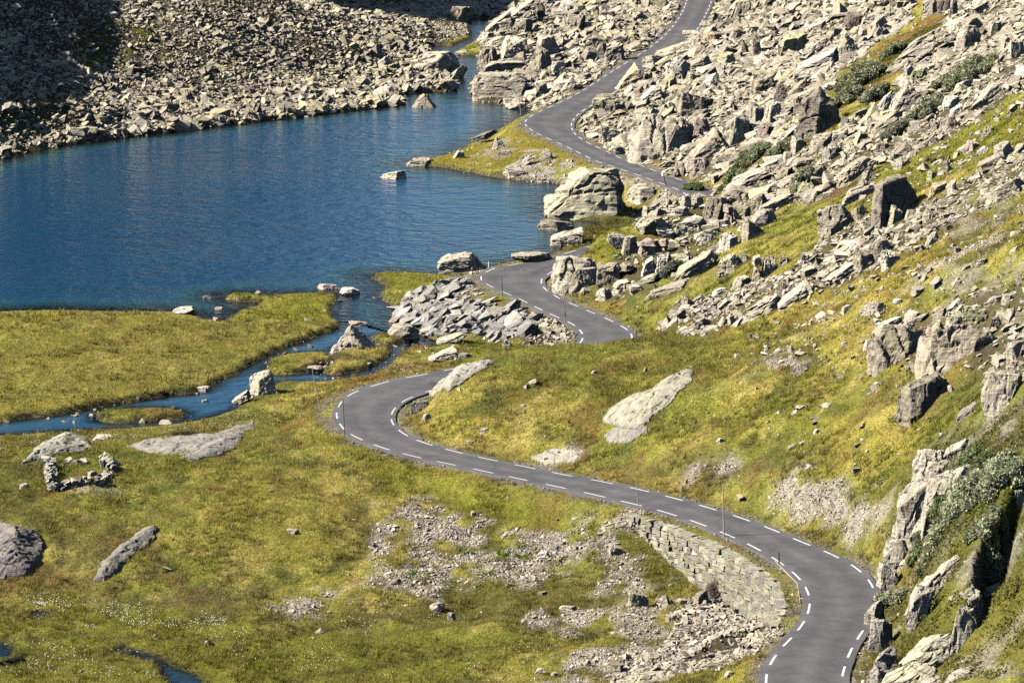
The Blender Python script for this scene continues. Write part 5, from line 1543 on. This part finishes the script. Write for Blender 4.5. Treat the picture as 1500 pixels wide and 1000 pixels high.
# ------------------------------------------------------------------ shrubs
def shrub(u, vb, w, h, col, label, seed, dens=1.0, ls=.085, cat='shrub', name='willow_shrub'):
    r = np.random.default_rng(seed); p, t = hit(u, vb); sc = F_PX / t
    W, dep = w / sc, -ray(u, vb)[2]; D = W * .75; H = max((h / sc - D * dep * .6), .35 * h / sc)
    root = bpy.data.objects.new(name, None); C.objects.link(root); root.location = p + np.array((0, D * .4, 0)); tag(root, label, cat, 'willow shrubs')
    base = np.array(root.location)
    nb = 10 + int(W * 6); lob = np.stack([r.uniform(-.5, .5, nb) * W, r.uniform(-.5, .5, nb) * D, np.zeros(nb)], 1)
    ok = (lob[:, 0] / (W * .5)) ** 2 + (lob[:, 1] / (D * .5)) ** 2 < 1; lob = lob[ok]; nb = len(lob)
    prof = 1 - .55 * ((lob[:, 0] / (W * .5)) ** 2 + (lob[:, 1] / (D * .5)) ** 2)
    lob[:, 2] = ground(base[0] + lob[:, 0], base[1] + lob[:, 1]) - base[2] + H * .68 * prof * r.uniform(.6, 1.1, nb)
    lr = np.minimum((.26 + .09 * W) * r.uniform(.7, 1.2, nb), H * .5 + .15)
    n = int(min(9000, 430 * dens * nb))
    k = r.integers(0, nb, n); d = r.normal(size=(n, 3)); d /= np.linalg.norm(d, axis=1)[:, None]
    c = lob[k] + d * (lr[k] * r.uniform(.45, 1.05, n) ** .6)[:, None] * np.array((1, 1, .8))
    gz = ground(base[0] + c[:, 0], base[1] + c[:, 1]) - base[2]; c[:, 2] = np.maximum(c[:, 2], gz + .02)
    s = ls * r.uniform(.6, 1.35, n); e = r.normal(size=(n, 2, 3)) + d[:, None, :] * .2; e /= np.linalg.norm(e, axis=2)[..., None]
    V = np.stack([c - e[:, 0] * s[:, None] * 1.3, c + e[:, 1] * s[:, None] * .6, c + e[:, 0] * s[:, None] * 1.3, c - e[:, 1] * s[:, None] * .6], 1)
    me = mesh_from('foliage', V.reshape(-1, 3), np.arange(4 * n).reshape(-1, 4), M_LEAF)
    cc = np.array(col) * r.uniform(.75, 1.25, nb)[k][:, None] * r.uniform(.8, 1.2, n)[:, None]; set_col(me, np.repeat(cc, 4, 0))
    f = obj('foliage', me, root)
    bm = bmesh.new()
    for i in range(min(nb, 14)):
        a = Vector((lob[i, 0] * .3, lob[i, 1] * .3, -.1)); b = Vector(lob[i]); dirv = (b - a); L = dirv.length
        m = Matrix.Translation((a + b) / 2) @ dirv.to_track_quat('Z', 'Y').to_matrix().to_4x4()
        bmesh.ops.create_cone(bm, segments=5, radius1=.035, radius2=.012, depth=L, matrix=m)
    me = bpy.data.meshes.new('branches'); bm.to_mesh(me); bm.free(); me.materials.append(M_TWIG); obj('branches', me, root)
    return root
GW_ = (.40, .42, .255); GD_ = (.21, .245, .11); GG_ = (.34, .355, .20)
SH = [(1263,126,64,40,GG_,'grey-green willow patch beneath the smooth pale ledge'),(1242,152,46,30,GG_,'willow patch right behind the tall dark boulder'),(1283,150,42,32,GW_,'paler willow patch uphill of the tall dark boulder'),
 (1312,82,38,28,GG_,'willow bush under the lower end of the long tilted slab'),(1428,119,72,44,GG_,'largest willow bush high on the stony right slope'),(1378,132,28,22,(.28,.27,.18),'greyish dry bush downhill of the largest high willow bush'),
 (1358,177,52,36,GW_,'willow bush on the rubble downhill of a whitish split boulder'),(1316,203,42,28,(.30,.29,.2),'dull greyish willow clump downhill of a pale willow bush on the rubble'),
 (1102,242,48,24,GG_,'willow clump on the turf strip beyond the long pale ledge slab'),(1080,260,42,22,GD_,'dark willow clump at the lower end of the turf strip near the black hollow'),(1142,229,42,20,GG_,'willow clump on the turf strip below the narrow pale ledge'),
 (1174,278,44,30,GW_,'grey willow bush between the long pale ledge slab and the dipping slab'),(1016,281,26,14,GD_,'small dark bush where the upper road vanishes behind the spur'),(988,403,30,25,(.26,.26,.19),'grey bush beside the big pale tilted slab on the spur'),
 (1408,749,76,40,GW_,'broad silvery willow bush on top of the roadside cliff'),(1458,726,78,48,GW_,'largest silvery willow bush in the heather above the road'),(1438,689,34,22,GD_,'dark green willow clump above the largest silvery bush'),
 (1388,774,76,26,GG_,'low spreading willow under the broad silvery bush'),(1360,786,46,24,GD_,'dark low willow at the foot of the roadside cliff'),(1493,724,24,34,GW_,'silvery willow cut off by the photo edge'),
 (1458,758,24,20,GG_,'small willow below the largest silvery bush'),(1440,776,42,20,GG_,'flat willow clump among bright herbs below the silvery bushes'),(1308,889,38,27,GW_,'small silvery willow on the bank above the sharp bend'),
 (1452,858,40,46,GW_,'open willow with stones beside it above the dark cleft'),(1412,690,52,20,GD_,'dark green mat of dwarf willow above the roadside cliff')]
for k, (u, v, w, h, c, lab) in enumerate(SH): shrub(u, v, w, h, c, lab, 400 + k, 1.0, .085 if v > 500 else .11)
shrub(1047, 878, 18, 34, (.26,.20,.165), 'brown leafless bush at the foot of the dry stone retaining wall', 470, .3, .045, 'shrub', 'bare_bush')

# ------------------------------------------------------------------ snow poles
def tube(pts, r0, r1, seg=7):
    pts = [Vector(p) for p in pts]; V = []; F = []; n = len(pts)
    for i, p in enumerate(pts):
        d = (pts[min(i + 1, n - 1)] - pts[max(i - 1, 0)]).normalized(); q = d.to_track_quat('Z', 'Y')
        r = r0 + (r1 - r0) * i / (n - 1)
        for k in range(seg):
            a = 2 * math.pi * k / seg; V.append(p + q @ Vector((math.cos(a) * r, math.sin(a) * r, 0)))
    for i in range(n - 1):
        for k in range(seg): F.append([i*seg+k, i*seg+(k+1)%seg, (i+1)*seg+(k+1)%seg, (i+1)*seg+k])
    F.append([k for k in range(seg)][::-1][:4]); F.append([(n-1)*seg+k for k in range(4)])
    return np.array([tuple(v) for v in V]), np.array([f for f in F if len(f) == 4])
def pole(ub, vb, ut, vt, label, mat=None, r0=.035, r1=.02, bend=0.0, reflect=False, lean_y=0.0):
    p, t = hit(ub, vb); sc = F_PX / t
    H = (vb - vt) / sc / math.cos(PITCH); dx = (ut - ub) / sc
    n = 9; pts = []
    for i in range(n):
        q = i / (n - 1); pts.append((dx * q + bend * q * (1 - q) * 4, lean_y * q, -.25 + (H + .25) * q))
    V, F = tube(pts, r0, r1)
    root = obj('snow_pole', mesh_from('snow_pole', V, F, mat or M_WOOD, True), None, tuple(p)); tag(root, label, 'snow pole', 'snow poles along the road')
    return root
def fallen(u0, v0, u1, v1, label, r=.035, mid=None):
    pa = hit(u0, v0)[0]; pb = hit(u1, v1)[0]; P = [pa] + ([hit(*mid)[0]] if mid else []) + [pb]
    o = pa.copy(); pts = []
    P = np.array(P)
    for i in range(len(P) - 1):
        for q in np.linspace(0, 1, 8, endpoint=(i == len(P) - 2)): pts.append(P[i] * (1 - q) + P[i+1] * q)
    pts = np.array(pts); pts[:, 2] = np.maximum(pts[:, 2], ground(pts[:, 0], pts[:, 1])) + .07
    V, F = tube(pts - o, r, r * .7)
    root = obj('snow_pole', mesh_from('snow_pole', V, F, M_WOOD, True), None, tuple(o)); tag(root, label, 'snow pole', 'snow poles along the road'); return root
pole(1060.5, 787.5, 1058, 709, 'tallest upright wooden snow pole, standing at the top of the retaining wall', None, .045, .025)
pole(937, 744, 932, 721, 'short grey snow pole leaning beside the straight road before the retaining wall', M_WOOD, .03, .02)
pole(1141.6, 829, 1140.4, 809, 'short reddish brown stake at the road edge above the wall', M_POLE_DARK, .045, .04)
pole(505.5, 641, 503, 583, 'thin dark upright pole outside the wide hairpin by the meadow', M_POLE_DARK, .03, .02)
pole(470, 598, 458, 541, 'pale wooden pole leaning toward the stream outside the wide hairpin', None, .04, .022)
pole(826, 473, 804, 416, 'pale bent pole arching over the lower bend', None, .04, .022, .55)
pole(737, 434, 735, 407, 'thin dark pole on the outer verge of the lower bend', M_POLE_DARK, .035, .025)
mp_ = pole(716.6, 392.5, 716.2, 383, 'short white marker post at the lakeside tip of the lower bend', M_WHITE, .06, .06)
pole(764, 171, 758.5, 127, 'wooden pole leaning at the outer corner of the upper hairpin', None, .055, .035)
pole(888, 241.5, 884, 214, 'pale pole on the lake side of the upper road behind the huge bay boulder', None, .05, .03)
pole(977, 274.5, 971, 254, 'thin dark pole near the point where the upper road vanishes', M_POLE_DARK, .05, .035)
fallen(1135, 823, 1172, 884, 'long bent pole lying along the verge above the retaining wall', .026, (1168, 857))
fallen(701, 451, 729, 436.5, 'fallen pole lying across the embankment under the lower bend', .06)
fallen(774, 504, 795, 491, 'fallen pale stick in the crushed rockfill under the lower bend', .05)
fallen(883, 774, 927, 762, 'fallen weathered stick in the grass below the straight road', .05)
fallen(1101, 866, 1122, 840, 'dark stick leaning on the stones of the retaining wall', .04)

# ------------------------------------------------------------------ retaining wall of rough stones
def stone_pile(rows, seed, size, col, flat=(.8, .72)):
    r = np.random.default_rng(seed); n = len(rows); P = np.array(rows); s = size * r.uniform(.75, 1.3, n)
    cc = np.array(col)[None] * r.uniform(.72, 1.2, n)[:, None] * np.array([(1, 1, 1), (1.05, 1.02, .85), (.9, .92, .95)])[r.integers(0, 3, n)]
    return P, s, cc, r
rows = []; r = np.random.default_rng(500)
i0, i1 = WALL_A, WALL_B
side = (RL - RR); side[:, 2] = 0; side /= np.linalg.norm(side, axis=1)[:, None]
s_along = 0
i = i0
top_off = 1.25
sl = np.concatenate([[0], np.cumsum(np.linalg.norm(np.diff(RL[i0:i1], axis=0), axis=1))])
VS, FS, CS = [], [], []
box = np.array([(-1,-1,-1),(1,-1,-1),(1,1,-1),(-1,1,-1),(-1,-1,1),(1,-1,1),(1,1,1),(-1,1,1)]) * .5
bf = np.array([(0,3,2,1),(4,5,6,7),(0,1,5,4),(1,2,6,5),(2,3,7,6),(3,0,4,7)])
def wall_pt(q, depth, extra=0.0):
    c = np.array([np.interp(q, sl, RL[i0:i1, k]) for k in range(3)]); d = np.array([np.interp(q, sl, side[i0:i1, k]) for k in range(3)]); d[2] = 0; d /= np.linalg.norm(d)
    off = .36 + top_off + depth * .16 + extra
    return np.array((c[0] + d[0] * off, c[1] + d[1] * off, c[2] - .06 - depth)), d, c
nb = 0; depth = 0.0; qs = np.arange(0, sl[-1], .5)
while depth < 4.2:
    ch = r.uniform(.24, .44); q = r.uniform(0, .2)
    while q < sl[-1]:
        L = r.uniform(.26, .66) * (1 if depth else 1.15); mid = q + L / 2; h = ch * r.uniform(.82, 1.12)
        p, d, c = wall_pt(min(mid, sl[-1]), depth + ch / 2, r.normal(0, .06))
        g = float(ground(c[0] + d[0] * (top_off + 1.5), c[1] + d[1] * (top_off + 1.5))); ends = min(mid, sl[-1] - mid)
        if p[2] > g - .4 and depth < .3 + ends * .8:
            t = np.array((-d[1], d[0], 0)); sz = np.array((L * .93, .55, h * .91)); v = box * sz + r.normal(0, .06, (8, 3)) * sz
            an = r.normal(0, .10); v = np.stack([v[:, 0] * math.cos(an) - v[:, 2] * math.sin(an), v[:, 1], v[:, 0] * math.sin(an) + v[:, 2] * math.cos(an)], 1)
            w = p + v[:, :1] * t + v[:, 1:2] * d * 1.0 + v[:, 2:] * np.array((0, 0, 1.0))
            VS.append(w); FS.append(bf + nb); nb += 8
            CS.append(np.repeat(np.array([[(.40,.37,.275), (.33,.315,.25), (.44,.405,.32), (.37,.345,.23), (.30,.28,.23)][r.integers(0, 5)]]) * r.uniform(.68, 1.2), 8, 0))
        q += L
    depth += ch
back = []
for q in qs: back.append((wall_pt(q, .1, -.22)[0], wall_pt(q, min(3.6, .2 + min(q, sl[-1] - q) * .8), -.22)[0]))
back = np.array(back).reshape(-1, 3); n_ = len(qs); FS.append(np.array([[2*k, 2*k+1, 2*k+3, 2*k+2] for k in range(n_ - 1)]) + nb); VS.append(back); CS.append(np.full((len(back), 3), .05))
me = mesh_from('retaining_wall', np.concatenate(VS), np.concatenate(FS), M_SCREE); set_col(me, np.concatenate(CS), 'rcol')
tag(obj('retaining_wall', me), 'curved dry stone retaining wall holding up the road at the sharp bend', 'retaining wall')
# ruined stone shelter
root = bpy.data.objects.new('stone_ruin', None); C.objects.link(root); root.location = hit(112, 700)[0]; tag(root, 'roofless ruin of low dry stone walls in the meadow, half fallen', 'stone ruin')
for k, (a, b, hh, dens) in enumerate((((72,686),(79,720),3,1.0), ((79,720),(146,710),3,.9), ((146,710),(164,694),1.2,1.0), ((164,694),(152,674),2.4,.9), ((98,678),(122,680),1.2,1.0))):
    pa, pb = hit(*a)[0], hit(*b)[0]; L = np.linalg.norm((pb - pa)[:2]); r = np.random.default_rng(520 + k); rows = []
    for c in range(int(hh)):
        q = r.uniform(0, .2)
        while q < L:
            f = q / L; p = pa * (1 - f) + pb * f
            if r.random() < dens * (1 - .18 * c):
                for _ in range(2): rows.append((p[0] + r.normal(0, .16), p[1] + r.normal(0, .16), float(ground(p[0], p[1])) + .12 + c * .27))
            q += r.uniform(.25, .5)
    P, s, cc, r = stone_pile(np.array(rows) - np.array(root.location), 530 + k, .46, (.50, .455, .38))
    obj('wall', rocks_mesh('wall', P, s, cc, r, .3, (.85, .6), big=2), root)
# ------------------------------------------------------------------ camera, light, colour
cam = bpy.data.cameras.new('camera'); co = bpy.data.objects.new('camera', cam); C.objects.link(co)
cam.sensor_width = 36; cam.lens = 36 * F_PX / 1500.0; cam.clip_end = 20000; cam.clip_start = 1
co.location = (0, 0, CAM_H); co.rotation_euler = (math.pi / 2 - PITCH, 0, 0)
bpy.context.scene.camera = co
SUN_DIR = Vector((-.77, -.05, .635)).normalized()          # towards the sun
sl = bpy.data.lights.new('sun', 'SUN'); so = bpy.data.objects.new('sun', sl); C.objects.link(so)
sl.energy = 4.8; sl.angle = math.radians(.5); sl.color = (1, .95, .86)
so.rotation_euler = SUN_DIR.to_track_quat('Z', 'Y').to_euler(); so.location = (-100, 0, 200)
wd = bpy.data.worlds.new('World'); bpy.context.scene.world = wd; wd.use_nodes = True
nt = wd.node_tree; bg = nt.nodes['Background']
sky = nt.nodes.new('ShaderNodeTexSky'); sky.sky_type = 'NISHITA'; sky.sun_disc = False
sky.sun_elevation = math.asin(SUN_DIR.z); sky.sun_rotation = math.atan2(SUN_DIR.x, SUN_DIR.y)
sky.altitude = 900; sky.air_density = 1.0; sky.dust_density = .4; sky.ozone_density = 1.5
nt.links.new(sky.outputs[0], bg.inputs[0]); bg.inputs[1].default_value = .048
vs = bpy.context.scene.view_settings
vs.view_transform = 'Standard'; vs.look = 'None'; vs.exposure = 1.12; vs.gamma = 1; vs.use_curve_mapping = False
cy = bpy.context.scene.cycles
cy.max_bounces = 5; cy.diffuse_bounces = 0; cy.glossy_bounces = 2; cy.transmission_bounces = 3; cy.transparent_max_bounces = 6
cy.sample_clamp_indirect = 2.5; cy.caustics_reflective = False; cy.caustics_refractive = False; cy.use_denoising = False
